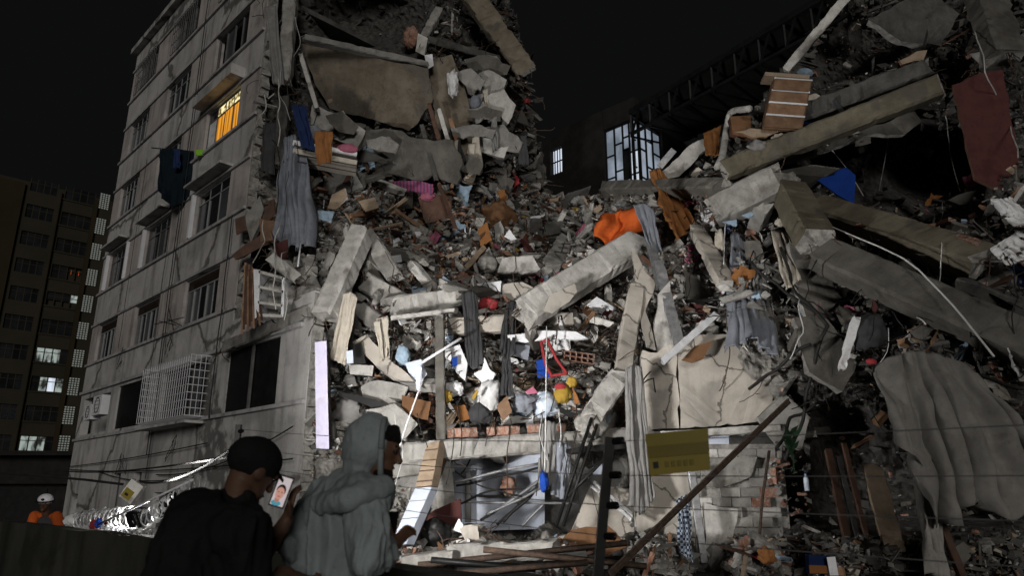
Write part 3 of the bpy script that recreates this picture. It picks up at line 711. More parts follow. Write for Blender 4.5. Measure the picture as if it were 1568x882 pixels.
for y in ys:
    for x in xs:
        k = [(x,y),(x,y+stp),(x+stp,y+stp),(x+stp,y)]
        if all(q in idx for q in k): F.append([idx[q] for q in k])
def dim_zone(x, y): return (x > 1010 and not (x < 1200 and y > 330)) or (y < 285 and x > 380)  # right and upper areas where dimmer light is painted into the colours
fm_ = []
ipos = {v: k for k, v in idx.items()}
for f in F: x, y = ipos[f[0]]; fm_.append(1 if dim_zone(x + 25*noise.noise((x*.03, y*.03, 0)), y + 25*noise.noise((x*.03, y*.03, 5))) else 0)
heap = mk('rubble_heap', V, F, [M['heap'], M['heap_shade']], None, False, fm_); tag(heap, 'grey dusty mass of pulverised rubble under the wreckage', 'rubble', kind='stuff')
sm = heap.modifiers.new('thickness', 'SOLIDIFY'); sm.thickness = .35; sm.offset = -1

# sheet behind the heap: what is left of the rear rooms
def surf_point(rr, box=None, dens=None):
    while True:
        x0, y0, x1, y1 = box or (400, -10, 1568, 880)
        x = rr.uniform(x0, x1); y = rr.uniform(y0, y1)
        if inpoly(x, y) and (dens is None or rr.random() < dens(x, y)): return x, y
GFL = (676, 690, 968, 822)      # open ground floor room, kept clear
def zone(x, y):
    if GFL[0] < x < GFL[2] and GFL[1] < y < GFL[3]: return 0
    if 975 < x < 1185 and 530 < y < 830: return 0
    if 480 < x < 560 and 690 < y < 900: return .15
    if 1200 < x and 590 < y < 830: return .12
    if 1290 < x < 1480 and 215 < y < 305: return .05
    if 460 < x < 600 and y < 60: return .03
    if 460 < x < 650 and y < 195: return .10
    if 690 < x < 840 and y < 290: return .8
    if x < 470: return .5
    if x > 1010 and y < 300: return .4
    if x > 1180: return .55
    return 1.0
# small shards: too many to count
def shards(name, label, n, smin, smax, mats, dens, seed, box=None, flat=.4, off=(-.28, .12)):
    rr = random.Random(seed); vs = []; fs = []; fm = []; nm_ = [m[0] for m in mats]; dk_i = (nm_.index('conc_r'), nm_.index('conc_dk'))
    for i in range(n):
        x, y = surf_point(rr, box, dens); s = smin*(smax/smin)**(rr.random()**1.6)
        p = at(x, y, rr.uniform(*off)); q = (Euler((rr.gauss(0,.38), rr.gauss(0,.38), rr.uniform(0,6.3))) if rr.random() < .72 else Euler((rr.uniform(0,6.3), rr.uniform(0,6.3), rr.uniform(0,6.3)))).to_matrix()
        a, b, c = s*rr.uniform(.5,1.4), s*rr.uniform(.35,1), s*rr.uniform(.12,flat+.2)
        if rr.random() < .16: a *= 2.6; b *= .4; c *= .5
        o = len(vs)
        for dz in (-1,1):
            for dx, dyy in ((-1,-1),(1,-1),(1,1),(-1,1)):
                vs.append(p + q @ Vector((dx*a/2*rr.uniform(.6,1.1), dyy*b/2*rr.uniform(.6,1.1), dz*c/2*rr.uniform(.7,1))))
        for f in ((3,2,1,0),(4,5,6,7),(0,1,5,4),(1,2,6,5),(2,3,7,6),(3,0,4,7)): fs.append([o+k for k in f]); 
        mi = rr.choices(range(len(mats)), [m[1] for m in mats])[0]
        if dim_zone(x, y) and mats[mi][0] in ('conc','conc_lt','conc_core','white') and rr.random() < .8: mi = dk_i[rr.random() < (.6 if y > 115 else .95)]  # pale shards swapped for dark ones to imitate the light falling off
        fm += [mi]*6
    o = mk(name, vs, fs, [M[m[0]] for m in mats], None, False, fm); tag(o, label, 'rubble', kind='stuff'); return o
MIX = [('conc',36),('conc_lt',24),('conc_core',34),('conc_r',14),('conc_dk',6),('brick',4),('wood',4),('wood_pl',2),('white',2.2),('wood_dk',3),('cl_dk',2.5),('cl_beige',1.5),('cl_lblue',.5),('cl_pink',.25),('cl_red',.25),('cl_teal',.8)]
shards('rubble_shards', 'countless small grey shards strewn over the collapse', 9500, .05, .38, MIX, zone, 21)
shards('rubble_crumbs', 'fine grey crumbs between the broken pieces', 14000, .02, .10, MIX, zone, 22, off=(-.22,.05))
MIXH = [('conc',26),('conc_lt',9),('conc_core',22),('conc_r',14),('conc_dk',8),('brick',7),('wood',8),('wood_pl',2),('white',3),('wood_dk',8),('cl_dk',5),('cl_lblue',.9),('cl_pink',.6),('cl_red',.5),('cl_green',.4),('cl_yellow',.3),('cl_ochre',1.5)]
shards('household_litter', 'mixed household litter and splinters on the upper heap', 4200, .06, .34, MIXH, None, 23, (530,296,930,470), off=(-.35,.0))
shards('floor_litter', 'broken bits covering the ground before the ruin', 2600, .04, .22, MIX, None, 24, (575,818,1568,900), off=(-.3,.0))
def tangle(name, label, n, r, box, mat, seed, L=(.5,1.8), parent=None):
    rr = random.Random(seed); mb = MB()
    for i in range(n):
        x, y = surf_point(rr, box); p = at(x, y, rr.uniform(-.45,-.1)); d = Vector((rr.gauss(0,1), rr.gauss(0,.4), rr.gauss(-.25,1))).normalized(); l = rr.uniform(*L); pts = [p]
        for k in range(7):
            d = (d + Vector((rr.gauss(0,.45), rr.gauss(0,.3), rr.gauss(-.05,.4)))).normalized(); p = p + d*l/7; pts.append(p)
        mb.tube(pts, r*rr.uniform(.7,1.4), 4)
    o = mb.build(name, M[mat], parent); tag(o, label, 'wire', kind='stuff'); return o
tangle('wire_tangle', 'tangled black cables and bars over the collapsed floors', 230, .012, (570,440,980,640), 'rust', 31)
tangle('wire_tangle', 'twisted wires hanging over the darker side of the ruin', 150, .011, (1000,330,1568,620), 'wire', 32)
tangle('wire_tangle', 'loose wires along the torn edge of the block', 90, .010, (395,0,560,560), 'wire', 33)
tangle('wire_tangle', 'bent rods in the upper rubble', 150, .012, (640,60,830,420), 'rust', 34)

# pieces one can pick apart: chunks, bricks, boards
REG = {}
_dim = {}
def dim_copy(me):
    """the same piece in the darker colours that paint in weaker light at the right hand and upper storeys"""
    sw = {'concrete': 'conc_r', 'broken_concrete': 'conc_r', 'pale_concrete': 'conc_r', 'white_board': 'conc_lt', 'dimmed_brown_concrete': 'conc_dk'}  # darker replacements, dimmer light put into the colour
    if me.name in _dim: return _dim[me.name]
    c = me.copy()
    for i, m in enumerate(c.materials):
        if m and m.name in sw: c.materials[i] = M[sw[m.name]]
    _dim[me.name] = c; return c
def scatter(name, label, cat, group, meshes, n, smin, smax, boxes, seed, dy=(-.35,-.05), z=zone, elong=None):
    rr = random.Random(seed)
    for i in range(n):
        b = boxes[i % len(boxes)]; x, y = surf_point(rr, b, z); s = smin*(smax/smin)**(rr.random()**1.5)
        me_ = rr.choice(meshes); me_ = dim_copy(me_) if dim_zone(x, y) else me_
        o = bpy.data.objects.new(name, me_); link(o); o.location = at(x, y, rr.uniform(*dy))
        o.rotation_euler = (rr.gauss(0,.42), rr.gauss(0,.42), rr.uniform(0,6.3)) if (rr.random() < .7 and name not in ('rag','concrete_chunk')) else (rr.uniform(0,6.3), rr.uniform(0,6.3), rr.uniform(0,6.3)); o.scale = (s*rr.uniform(.8,1.5), s*rr.uniform(.7,1.1), s*rr.uniform(.6,1.1))
        wh = REG.get(b, ('in the collapse', 'elsewhere')); tag(o, label + ' ' + wh[0], cat, group + ' ' + wh[1])
FRONT = (575,450,985,660); HEAP = (530,300,930,460); RIGHT = (1000,270,1568,600); UP = (470,190,830,300); FLOOR = (590,815,1250,880); LOWR = (1180,560,1568,880); LEFTC = (400,380,590,560)
TOPC = (690,60,835,290); COURSE = (640,600,980,665); GBR = (600,820,1000,870); OPENL = (560,560,700,660); BLKW = (1060,700,1250,860); HTOP = (560,290,860,360); MATT = (430,240,760,330); TARP = (1200,250,1568,600)
REG.update({TOPC: ('on the shredded outer corner beside the sky', 'on the outer corner'), FRONT: ('in the floodlit centre above the long floor beam', 'above the floor beam'), HEAP: ('on the heap below the big brown slab', 'on the upper heap'), RIGHT: ('among the long fallen beams beside the black cave', 'among the long beams'),
 UP: ('between the mattress and the upper slabs', 'near the mattress'), FLOOR: ('on the ground before the open room', 'on the ground'), LEFTC: ('round the foot of the leaning pale column', 'by the leaning column'), COURSE: ('beside the brick course', 'by the brick course'),
 GBR: ('on the ground by the pale slabs', 'by the pale slabs'), OPENL: ('behind the hood of the hooded man', 'behind the hood'), BLKW: ('at the foot of the block wall', 'by the block wall'), HTOP: ('round the crushed cardboard box', 'by the cardboard box'), MATT: ('under the mattress', 'under the mattress'), TARP: ('near the blue tarpaulin corner', 'near the blue tarp')})
cm = [chunk_mesh(100+i, 'conc_core' if i % 3 else 'conc', .6+.05*i) for i in range(9)]
scatter('concrete_chunk', 'jagged grey concrete lump', 'concrete chunk', 'concrete lumps', cm, 295, .18, .75, [FRONT,HEAP,RIGHT,UP,FLOOR,LEFTC,TOPC,RIGHT,HEAP], 41)
pm = [chunk_mesh(200+i, 'conc_lt' if i % 2 else 'conc', .14, 8) for i in range(7)]
scatter('slab_fragment', 'flat pale slab fragment', 'slab fragment', 'flat fragments', pm, 210, .22, .95, [FRONT,HEAP,RIGHT,FRONT,LEFTC,FLOOR,UP], 42)
def beam_mesh(seed, mat):
    rr = random.Random(seed); o = beam3('piece', None, None, Vector((-.5,0,0)), Vector((.5,0,0)), .24+.08*rr.random(), .2+.06*rr.random(), mat, 'conc_core', rr.random(), .07, None, True)
    for c in list(o.children): bpy.data.objects.remove(c)
    me = o.data; bpy.data.objects.remove(o); return me
bmm = [beam_mesh(500+i, ('conc','conc_r','conc','conc_lt')[i % 4]) for i in range(8)]
scatter('beam_piece', 'broken stub of concrete beam', 'beam', 'beam stubs', bmm, 100, .5, 1.5, [RIGHT,FRONT,UP,HEAP,TOPC,LEFTC,HEAP], 47, dy=(-.45,-.1))
big_ = [chunk_mesh(240+i, ('conc_r','conc','conc')[i % 3], .13, 8) for i in range(8)]
scatter('slab_piece', 'broken grey floor slab piece', 'slab piece', 'slab pieces', big_, 100, .6, 1.5, [TOPC,FRONT,RIGHT,HEAP,UP,LEFTC,TOPC], 48, dy=(-.4,-.05))
bmx = [box_mesh(.26,.13,.09,'brick',.008,i) for i in range(4)]
scatter('brick', 'loose red clay brick', 'brick', 'loose bricks', bmx, 110, .8, 1.25, [COURSE,HEAP,GBR,RIGHT,OPENL,BLKW], 43)
wm = [box_mesh(1,.10,.025,'wood',.006,1), box_mesh(1,.16,.02,'wood_dk',.006,2), box_mesh(1,.07,.04,'wood_pl',.006,3), box_mesh(1,.22,.018,'wood',.01,4)]
scatter('wooden_board', 'splintered brown board', 'board', 'broken boards', wm, 120, .5, 1.5, [HEAP,HEAP,HTOP,FRONT,RIGHT,FLOOR,MATT], 44)
sm_ = [box_mesh(1,.7,.012,'white',.05,5), box_mesh(1,.45,.012,'white',.08,6), box_mesh(1,.6,.01,'cl_lblue',.09,7), box_mesh(.8,.8,.015,'wood_pl',.08,8)]
scatter('panel_piece', 'small broken furniture sheet', 'panel', 'broken panel sheets', sm_, 95, .22, .7, [FRONT,FRONT,HEAP,RIGHT,FLOOR], 45)
# rags: each its own crumpled sheet
rg = []
for i, c in enumerate(('cl_dk','cl_beige','cl_lblue','cl_pink','cl_grey','cl_maroon','cl_ochre','cl_navy','cl_white','cl_red')):
    rr = random.Random(300+i); v = []; f = []; n = 8
    for a in range(n+1):
        for b in range(n+1): v.append((a/n-.5+.12*noise.noise((a*.4,b*.4,i)), (b/n-.5)*.8+.1*noise.noise((a*.4,b*.4,i+9)), .22*noise.noise((a*.45,b*.45,i*3))+.1*noise.noise((a*1.1,b*1.1,i))))
    for a in range(n):
        for b in range(n): q = a*(n+1)+b; f.append((q,q+1,q+n+2,q+n+1))
    me = bpy.data.meshes.new('rag'); me.from_pydata(v, [], f); me.materials.append(M[c]); me.polygons.foreach_set('use_smooth', [True]*len(f)); rg.append(me)
scatter('rag', 'crumpled clothing rag', 'cloth', 'rags and clothing', rg, 90, .3, .8, [HEAP,FRONT,HEAP,RIGHT,UP,TARP], 46)
# ================================================================== WRECKAGE ONE BY ONE
def checked(name, c1, c2, sc):
    m = surf(name, c1, c1, vary=0, rough=.95, bump=.2, fine=120); nt = m.node_tree; b = nt.nodes['Principled BSDF']
    ck = nt.nodes.new('ShaderNodeTexChecker'); ck.inputs['Scale'].default_value = sc; ck.inputs[1].default_value = (*c1, 1); ck.inputs[2].default_value = (*c2, 1)
    tc = nt.nodes.new('ShaderNodeTexCoord'); nt.links.new(tc.outputs['Object'], ck.inputs[0]); nt.links.new(ck.outputs[0], b.inputs['Base Color']); return m
M['check'] = checked('checked_cloth', (.02,.035,.07), (.34,.38,.44), 22)
def striped(name, c1, c2, scale, axis):
    m = surf(name, c1, c1, vary=0, rough=.95, bump=.2, fine=120); nt = m.node_tree; b = nt.nodes['Principled BSDF']
    w = nt.nodes.new('ShaderNodeTexWave'); w.bands_direction = axis; w.inputs['Scale'].default_value = scale; w.inputs['Distortion'].default_value = .6
    r = nt.nodes.new('ShaderNodeValToRGB'); r.color_ramp.elements[0].color = (*c1, 1); r.color_ramp.elements[1].color = (*c2, 1); r.color_ramp.elements[0].position = .42; r.color_ramp.elements[1].position = .55
    tc = nt.nodes.new('ShaderNodeTexCoord'); nt.links.new(tc.outputs['Object'], w.inputs[0]); nt.links.new(w.outputs[0], r.inputs[0]); nt.links.new(r.outputs[0], b.inputs['Base Color']); return m
M['pink_str'] = striped('pink_striped_cloth', (.32,.08,.16), (.13,.06,.13), 3.0, 'X')

# ---- A: torn edge of the block
beam('concrete_column','cracked vertical column strip hanging at the top of the torn edge','column',447,-20,436,128,.42,.35,-.6,'conc')
beam('concrete_column','short column stump below the hanging strip on the torn edge','column',436,150,428,252,.34,.3,-.6,'conc_dk')
beam('concrete_strip','thin pale concrete strip curling down beside the large brown slab','concrete strip',461,84,486,168,.14,.2,-.9,'conc_lt')
cloth('torn_curtain','narrow dark grey rag strip hanging beside the top storeys','curtain',[(404,10),(424,8)],[(416,128),(434,132)],3,.07,'cl_grey',-.7,nu=18)
cloth('torn_curtain','ragged grey strip hanging beside the lit orange window','curtain',[(402,190),(424,186)],[(400,262),(420,268)],3,.07,'cl_dk',-.7,nu=18)
cloth('curtain','long grey curtain hanging from the torn edge above brown boards','curtain',[(434,214),(450,206),(466,222)],[(416,366),(440,384),(478,374)],5,.20,'cl_steel',-1.0,nu=60,nv=34,hem=.2,twist=1.5)
plate('slat_board','upper dark brown ribbed board jutting from the facade edge','board',[(360,335),(420,304),(423,336),(362,360)],.04,-.4,mat='wood_dk',core='wood_dk',Y=18.9)
plate('slat_board','lower dark brown ribbed board jutting from the facade edge','board',[(356,390),(414,348),(418,372),(360,398)],.04,-.4,mat='wood_dk',core='wood_dk',Y=18.8)
plate('cupboard_door','brown cupboard door propped under the long grey curtain','door',[(396,334),(422,338),(421,368),(398,370)],.04,-.9,mat='wood',core='wood_dk')
plate('red_board','rust red board wedged below the long grey curtain','board',[(414,352),(424,372),(440,366),(441,384),(434,408),(425,392)],.03,-1.1,mat='cl_maroon',core='wood_dk',jag=.01)
bl = empty('slatted_blind', un(384, 452, 17.0)); tag(bl, 'brown wooden slatted blind hanging crooked beside the white shelf unit', 'blind')
for i in range(11):
    a = un(376+i*1.6, 402+i*1.2, 17.0); b = un(370+i*3.1, 512-i*1.5-6*(i%3), 16.9-.03*i)
    MB().bar(a-bl.location, b-bl.location, .05, .012).build('slat', M['wood_dk'] if i % 3 else M['wood'], bl)
su = empty('shelf_unit', un(413, 482, 16.7)); tag(su, 'white open shelf unit standing in the exposed room corner', 'shelf')
def sx(x, y, d=0): return un(x, y, 16.7+d) - su.location
for nm, a, b, c, d in (('side_panel',(388,412),(398,413),(396,484),(390,488)), ('shelf',(396,414),(434,424),(433,428),(396,418)), ('shelf',(396,437),(434,445),(433,449),(396,441)), ('shelf',(395,461),(433,466),(432,470),(395,465)), ('shelf',(394,480),(431,482),(431,486),(394,485)), ('side_panel',(432,424),(436,425),(434,486),(430,484))):
    P = [sx(*p) for p in (d, c, b, a)]; k = Vector((.05,.5,0)); MB().add(P+[p+k for p in P], [(0,1,2,3),(7,6,5,4),(0,4,5,1),(1,5,6,2),(2,6,7,3),(3,7,4,0)]).build(nm, M['conc_lt'] if nm == 'shelf' else M['white'], su)
P = [sx(*p, .52) for p in ((394,486),(432,484),(435,424),(392,412))]; MB().add(P+[p+Vector((0,.03,0)) for p in P], [(0,1,2,3),(7,6,5,4),(0,4,5,1),(1,5,6,2),(2,6,7,3),(3,7,4,0)]).build('back_panel', M['conc_lt'], su)
beam('concrete_beam','short pale beam piece lying above the white shelf unit','beam',418,398,458,428,.3,.3,-.8,'conc_lt')
beam('floor_edge','sloping broken floor edge over the black screened openings','slab edge',347,532,482,476,.34,.3,0,'conc',Y=(18.7,16.1))
plate('wall_piece','upright grey wall remnant beside the leaning pale column','wall piece',[(456,412),(478,404),(500,470),(494,520),(476,500),(462,452)],.2,-.5,mat='conc')
plate('wall_piece','small triangular slab leaning at the torn corner above the shelf','wall piece',[(376,330),(398,300),(404,320),(384,372)],.15,-.2,mat='conc',Y=18.6)
rod('pipe','thin white pipe stub beside the grey curtain','pipe',[(462,362),(456,408)],.02,'white_f',-1.0)
# ---- B: upper storeys
plate('floor_slab','large brown underside of a floor slab hanging at the top of the ruin','slab',[(462,66),(515,78),(590,92),(655,104),(664,150),(640,188),(626,200),(560,180),(505,166),(482,128)],.22,-1.0,0,.9,'conc_br',jag=.03)
beam('slab_edge','pale broken edge running along the top of the large brown slab','slab edge',466,58,655,100,.22,.25,-1.25,'conc')
plate('wall_piece','cracked grey wall sheet right of the large brown slab','wall piece',[(657,92),(692,82),(716,150),(736,240),(722,286),(702,268),(668,190)],.2,-.8,.4,.3,'conc_br')
plate('floor_slab','grey slab fallen flat beneath the large brown slab','slab',[(556,200),(600,198),(640,212),(694,214),(708,250),(700,282),(664,266),(640,280),(590,266),(566,262),(550,236)],.25,-.6,0,.6,'conc_r',jag=.06)
plate('wall_piece','grey wall block left below the large brown slab','wall piece',[(478,160),(536,182),(560,200),(548,226),(500,206),(476,190)],.25,-.6,mat='conc')
beam('roof_beam','brown roof beam sloping down the outer edge of the upper storeys','beam',706,-30,806,110,.8,.4,-.6,'conc_br')
beam('roof_beam','dark roof beam crossing the top opening above the brown slab','beam',560,-30,720,40,.4,.4,.2,'conc_dk')
beam('concrete_column','grey column stub standing above the cracked wall sheet','column',672,16,646,66,.34,.32,-.5,'conc')
bundle('masonry_lump','brown lump of brick masonry on top beside the column stub','masonry',630,58,15,20,'brick',-.7,.4)
plate('wall_piece','pale pointed plaster shard beside the column stub','wall piece',[(640,50),(655,58),(650,84),(636,78)],.1,-.8,mat='conc_lt')
beam('concrete_beam','thin dark broken beam under the roof opening','beam',655,62,765,92,.3,.25,-.6,'conc_dk')
plate('floor_slab','grey broken slab corner high beside the sky, upper one','slab',[(700,112),(724,120),(748,106),(776,122),(770,140),(736,146),(706,138)],.18,-.9,.4,.6,'conc',jag=.09)
plate('floor_slab','grey broken slab corner high beside the sky, lower one','slab',[(742,150),(772,136),(790,160),(778,190),(764,176),(750,186)],.16,-1.0,.5,.4,'conc_lt',jag=.08)
plate('floor_slab','hanging grey slab scrap between cracked wall sheet and lower slab corner','slab',[(700,152),(724,150),(740,176),(724,196),(704,186)],.16,-.8,.2,.6,'conc_r',jag=.08)
bundle('crumpled_sheet','crumpled white sheet caught beside the upper slab corner','sheet',694,128,10,26,'cl_white',-1.2,.5)
bundle('water_tank','dented grey plastic tank lodged between the high slab corners','tank',728,156,10,13,'cl_steel',-1.2,.3)
plate('wall_piece','small bright plaster piece at the end of the cracked wall sheet','wall piece',[(650,84),(662,82),(664,100),(654,106)],.06,-1.2,mat='white')
plate('floor_slab','long pale slab strip below the high debris corner','slab',[(700,206),(752,212),(780,222),(772,242),(742,234),(704,228)],.18,-.8,.3,.4,'conc_lt')
for i, (a, b, c, d, m) in enumerate(((657,160,686,262,'wood_dk'),(672,168,702,268,'conc_lt'),(690,182,716,272,'wood'),(646,192,668,276,'conc_dk'))):
    beam('plank',('dark plank leaning under the cracked wall sheet','pale batten leaning under the cracked wall sheet','brown plank leaning by the long pale slab strip','grey batten leaning against the flat grey slab')[i],'plank',a,b,c,d,.14,.05,-1.1,m,m)
ma = empty('mattress', at(496, 240, -1.0)); tag(ma, 'white mattress with dark piping hanging out of the upper storey', 'mattress')
bx_ = beam3('pad',None,None,un(450,228,18.5),un(546,246,18.9),.17,.9,'cl_white','cl_white',0,.01,None,False); bx_.parent = ma; bx_.location -= ma.location
bx_ = beam3('pad',None,None,un(450,240,18.4),un(546,258,18.8),.15,.9,'cl_beige','cl_beige',0,.01,None,False); bx_.parent = ma; bx_.location -= ma.location
for y0 in (222,233.5,235.5,246):
    k = MB().tube([un(450,y0,18.0)-ma.location, un(546,y0+18,18.4)-ma.location], .014, 5); k.build('piping', M['cl_dk'], ma)
cloth('blue_cloth','dark blue cloth draped over the mattress end','cloth',[(446,160),(468,162)],[(464,226),(484,232)],3,.08,'cl_blue',-1.5,nu=20)
cloth('orange_cloth','ochre orange cloth hanging over the mattress','cloth',[(482,200),(510,202)],[(484,252),(508,248)],3,.06,'cl_ochre',-1.9,nu=20)
bundle('pillow','dusty pink pillow on the mattress','pillow',532,228,18,9,'cl_pink',-1.5,.2)
bundle('bedding','grey blue heap of bedding above the mattress','bedding',476,206,22,16,'cl_steel',-1.0,.4)
cloth('quilt','pink striped quilt crushed between the upper slabs','quilt',[(598,278),(640,276),(664,282)],[(600,292),(640,294),(662,298)],4,.06,'pink_str',-1.0,nu=24,nv=8)
bundle('pink_bundle','bright pink bundle beside the striped quilt','cloth',655,300,12,9,'cl_pink',-.9,.4)
plate('ceiling_piece','grey hanging ceiling piece under the flat grey slab','ceiling piece',[(470,262),(540,256),(556,286),(520,300),(482,292)],.15,-.5,mat='conc')
# ---- heap top: furniture
plate('wardrobe_piece','dark brown wardrobe panel standing in the upper heap','panel',[(640,302),(664,296),(692,300),(688,334),(652,342)],.05,-.8,mat='wood_dk',core='wood')
bundle('cardboard_box','crushed brown cardboard box on the upper heap','box',762,334,30,27,'cl_brown',-.8,.5,flat=.6)
plate('carton_flap','orange brown carton flap beside the crushed cardboard box','carton',[(732,350),(746,340),(752,368),(736,378)],.02,-1.5,mat='cl_ochre',core='cl_ochre')
plate('carton_flap','upright orange carton scrap behind the crushed box','carton',[(762,292),(772,290),(778,306),(766,306)],.02,-.9,mat='cl_ochre',core='cl_ochre')
plate('drawer_piece','tilted tan drawer front on the left of the upper heap','drawer',[(502,318),(508,298),(528,288),(532,302),(514,322)],.08,-1.0,mat='wood_pl',core='white')
plate('wood_block','orange wooden box side in the upper heap','board',[(548,308),(574,302),(580,318),(560,324)],.1,-.9,mat='wood_pl',core='wood')
beam('timber','long reddish timber lying across the upper heap','timber',536,330,606,326,.14,.1,-.9,'wood','wood')
beam('timber','dark red timber below the wardrobe panel','timber',606,322,640,346,.12,.1,-1.0,'wood','wood')
cloth('blue_towel','pale blue towel lying by the tilted drawer front','towel',[(486,322),(512,324)],[(490,336),(508,340)],2,.05,'cl_lblue',-1.1,nu=14,nv=8)
beam('plank','grey brown plank standing diagonal in the upper heap','plank',672,282,698,350,.13,.04,-1.0,'wood_dk','wood')
beam('plank','tan plank lying diagonal at the middle of the heap','plank',742,378,714,410,.16,.05,-.8,'wood_pl','wood')
plate('concrete_block','upright grey block at the middle of the heap','concrete block',[(756,344),(766,338),(772,350),(772,376),(758,380)],.25,-.9,mat='conc')
plate('paper_sheet','white printed carton leaf beside the upright grey block','paper',[(772,362),(780,351),(791,366),(782,368)],.01,-1.2,mat='white',core='white')
plate('dark_board','dark grey panel flat at the back of the heap','panel',[(795,336),(830,334),(830,362),(790,366)],.05,-.5,mat='conc_dk')
plate('dark_board','second dark panel at the back of the heap near the house','panel',[(836,340),(862,340),(866,356),(832,360)],.05,-.5,mat='conc_dk')
beam('white_batten','short white batten lying at the back of the heap','batten',812,334,834,331,.12,.04,-.9,'white','white')
plate('rafter_piece','grey ridge of slab edge rising at the back of the heap','slab',[(830,318),(880,292),(905,284),(900,300),(850,326)],.2,-.6,mat='conc_dk')
bundle('cloth_bundle','pale crumpled cloth at the back of the heap','cloth',888,308,14,9,'cl_grey',-.9,.5)
q = MB()   # bent metal grate
A_ = [at(x, y, -.9) for x, y in ((842,366),(878,368),(872,388),(838,384))]
for i in range(4): q.tube([A_[i], A_[(i+1)%4]], .018, 5)
for t in (.33,.66): q.tube([A_[0].lerp(A_[1],t), A_[3].lerp(A_[2],t)], .014, 5); q.tube([A_[0].lerp(A_[3],t*.9), A_[1].lerp(A_[2],t)], .014, 5)
c_ = sum(A_, Vector())/4; tag(q.build('metal_grate', M['wire'], None, False, c_), 'bent black metal grate lying on the heap', 'grate')
# ---- C: left of centre
beam('concrete_column','long pale chamfered column leaning diagonally left of centre','column',553,358,497,487,.55,.5,0,'conc_lt',roll=.35,chip=.015,Y=(16.9,15.9))
beam('concrete_beam','grey beam leaning behind the long pale column','beam',562,360,604,424,.45,.4,0,'conc',Y=(17.6,17.2))
beam('concrete_beam','grey beam end lying under the long pale column','beam',552,402,590,432,.4,.4,-.4,'conc')
beam('concrete_beam','thick grey beam sloping right behind the hanging beige cloth','beam',556,432,612,462,.55,.45,-.5,'conc')
beam('concrete_beam','lower sloping beam behind the white strips','beam',545,470,584,500,.45,.4,-.4,'conc')
cloth('beige_cloth','long beige cloth hanging below the pale leaning column','cloth',[(526,450),(538,446),(547,456)],[(505,550),(520,556),(529,560)],3,.05,'cl_beige',0,Y=15.9,nu=28,nv=30)
plate('lavender_board','upright lavender painted board at the edge of the open corner','board',[(482,524),(500,522),(504,688),(484,687)],.3,0,mat='lav',core='conc_dk',jag=.004,step=1.2,Y=15.4)
beam('ceiling_beam','broad grey ceiling beam crossing left of centre','beam',596,474,706,456,.55,.5,-.45,'conc_lt')
beam('cornice','white moulded edge under the broad ceiling beam','cornice',600,487,694,476,.10,.12,-.9,'conc_lt','conc_lt')
cloth('white_strip','torn white curtain strip below the broad ceiling beam','curtain',[(576,488),(594,484)],[(582,553),(598,549)],2,.05,'cl_beige',-.9,nu=14,nv=20,torn=.3)
cloth('white_strip','thin white cloth strip beside the torn white curtain','curtain',[(572,494),(582,490)],[(584,548),(588,548)],1,.03,'cl_beige',-1.0,nu=8,nv=16)
beam('concrete_column','slender pale column standing at the centre of the wreck','column',673,486,676,694,.22,.24,0,'conc_r',chip=.02,Y=(16.3,16.0))
plate('ceiling_board','cream ceiling panel tilted in the open room left of centre','panel',[(538,524),(562,512),(590,545),(634,584),(602,580),(575,560)],.06,-.8,0,-.4,'plaster')
plate('cabinet','dark cabinet body in the open room left of centre','cabinet',[(534,530),(552,524),(560,556),(536,558)],.3,-.6,mat='black',core='black',jag=.004,step=1)
plate('drawer_unit','grey white drawer front below the dark cabinet','drawer front',[(534,558),(572,560),(570,576),(536,573)],.2,-.7,mat='conc_lt',core='conc_dk',jag=.004,step=1)
plate('blue_glass','small pale blue pane beside the dark cabinet','pane',[(530,538),(540,536),(541,556),(531,557)],.02,-1.0,mat='tile',core='tile',jag=.002)
plate('wall_board','grey wallboard sheet lying behind the hooded man','board',[(552,592),(580,582),(624,592),(618,622),(596,630),(556,612)],.06,-.6,mat='conc',core='conc_lt')
plate('wall_board','larger grey wallboard behind the hood','board',[(560,628),(604,618),(640,650),(620,672),(580,690),(556,660)],.06,-.7,mat='conc',core='conc_lt')
plate('olive_board','olive brown board beside the slender pale column','board',[(615,605),(660,616),(655,644),(616,634)],.05,-.8,mat='cl_brown',core='wood_dk',jag=.008)
bundle('plastic_bag','pale blue plastic bag bundle left of the slender column','bag',617,545,11,17,'cl_lblue',-.6,.4)
plate('blue_sheet','pale blue plastic sheet below the white pipe','sheet',[(622,556),(646,552),(654,574),(640,590),(626,572)],.02,-.8,mat='tile',core='tile')
plate('blue_sheet','hanging sliver of pale blue sheet above the olive board','sheet',[(636,560),(646,564),(644,600),(638,596)],.02,-1.0,mat='tile',core='tile')
rod('white_pipe','straight white pipe sticking out left of the slender column','pipe',[(645,556),(706,518)],.035,'white_f',-1.3)
rod('white_rod','long thin white rod hanging behind the hooded man','rod',[(646,586),(626,640),(607,698)],.018,'white_f',0,Y=15.6)
rod('white_rod','second thin rod crossing the first behind the hooded man','rod',[(648,580),(638,606)],.014,'white_f',0,Y=15.6)
bundle('rubble_sack','lumpy white and grey sack beside the lavender board','sack',537,632,22,24,'cl_grey',-.5,.55)
plate('roller_box','dark board slanting over the wallboards','board',[(518,600),(575,612),(600,628),(592,634),(560,620),(518,606)],.08,-.9,mat='black',core='black',jag=.006)
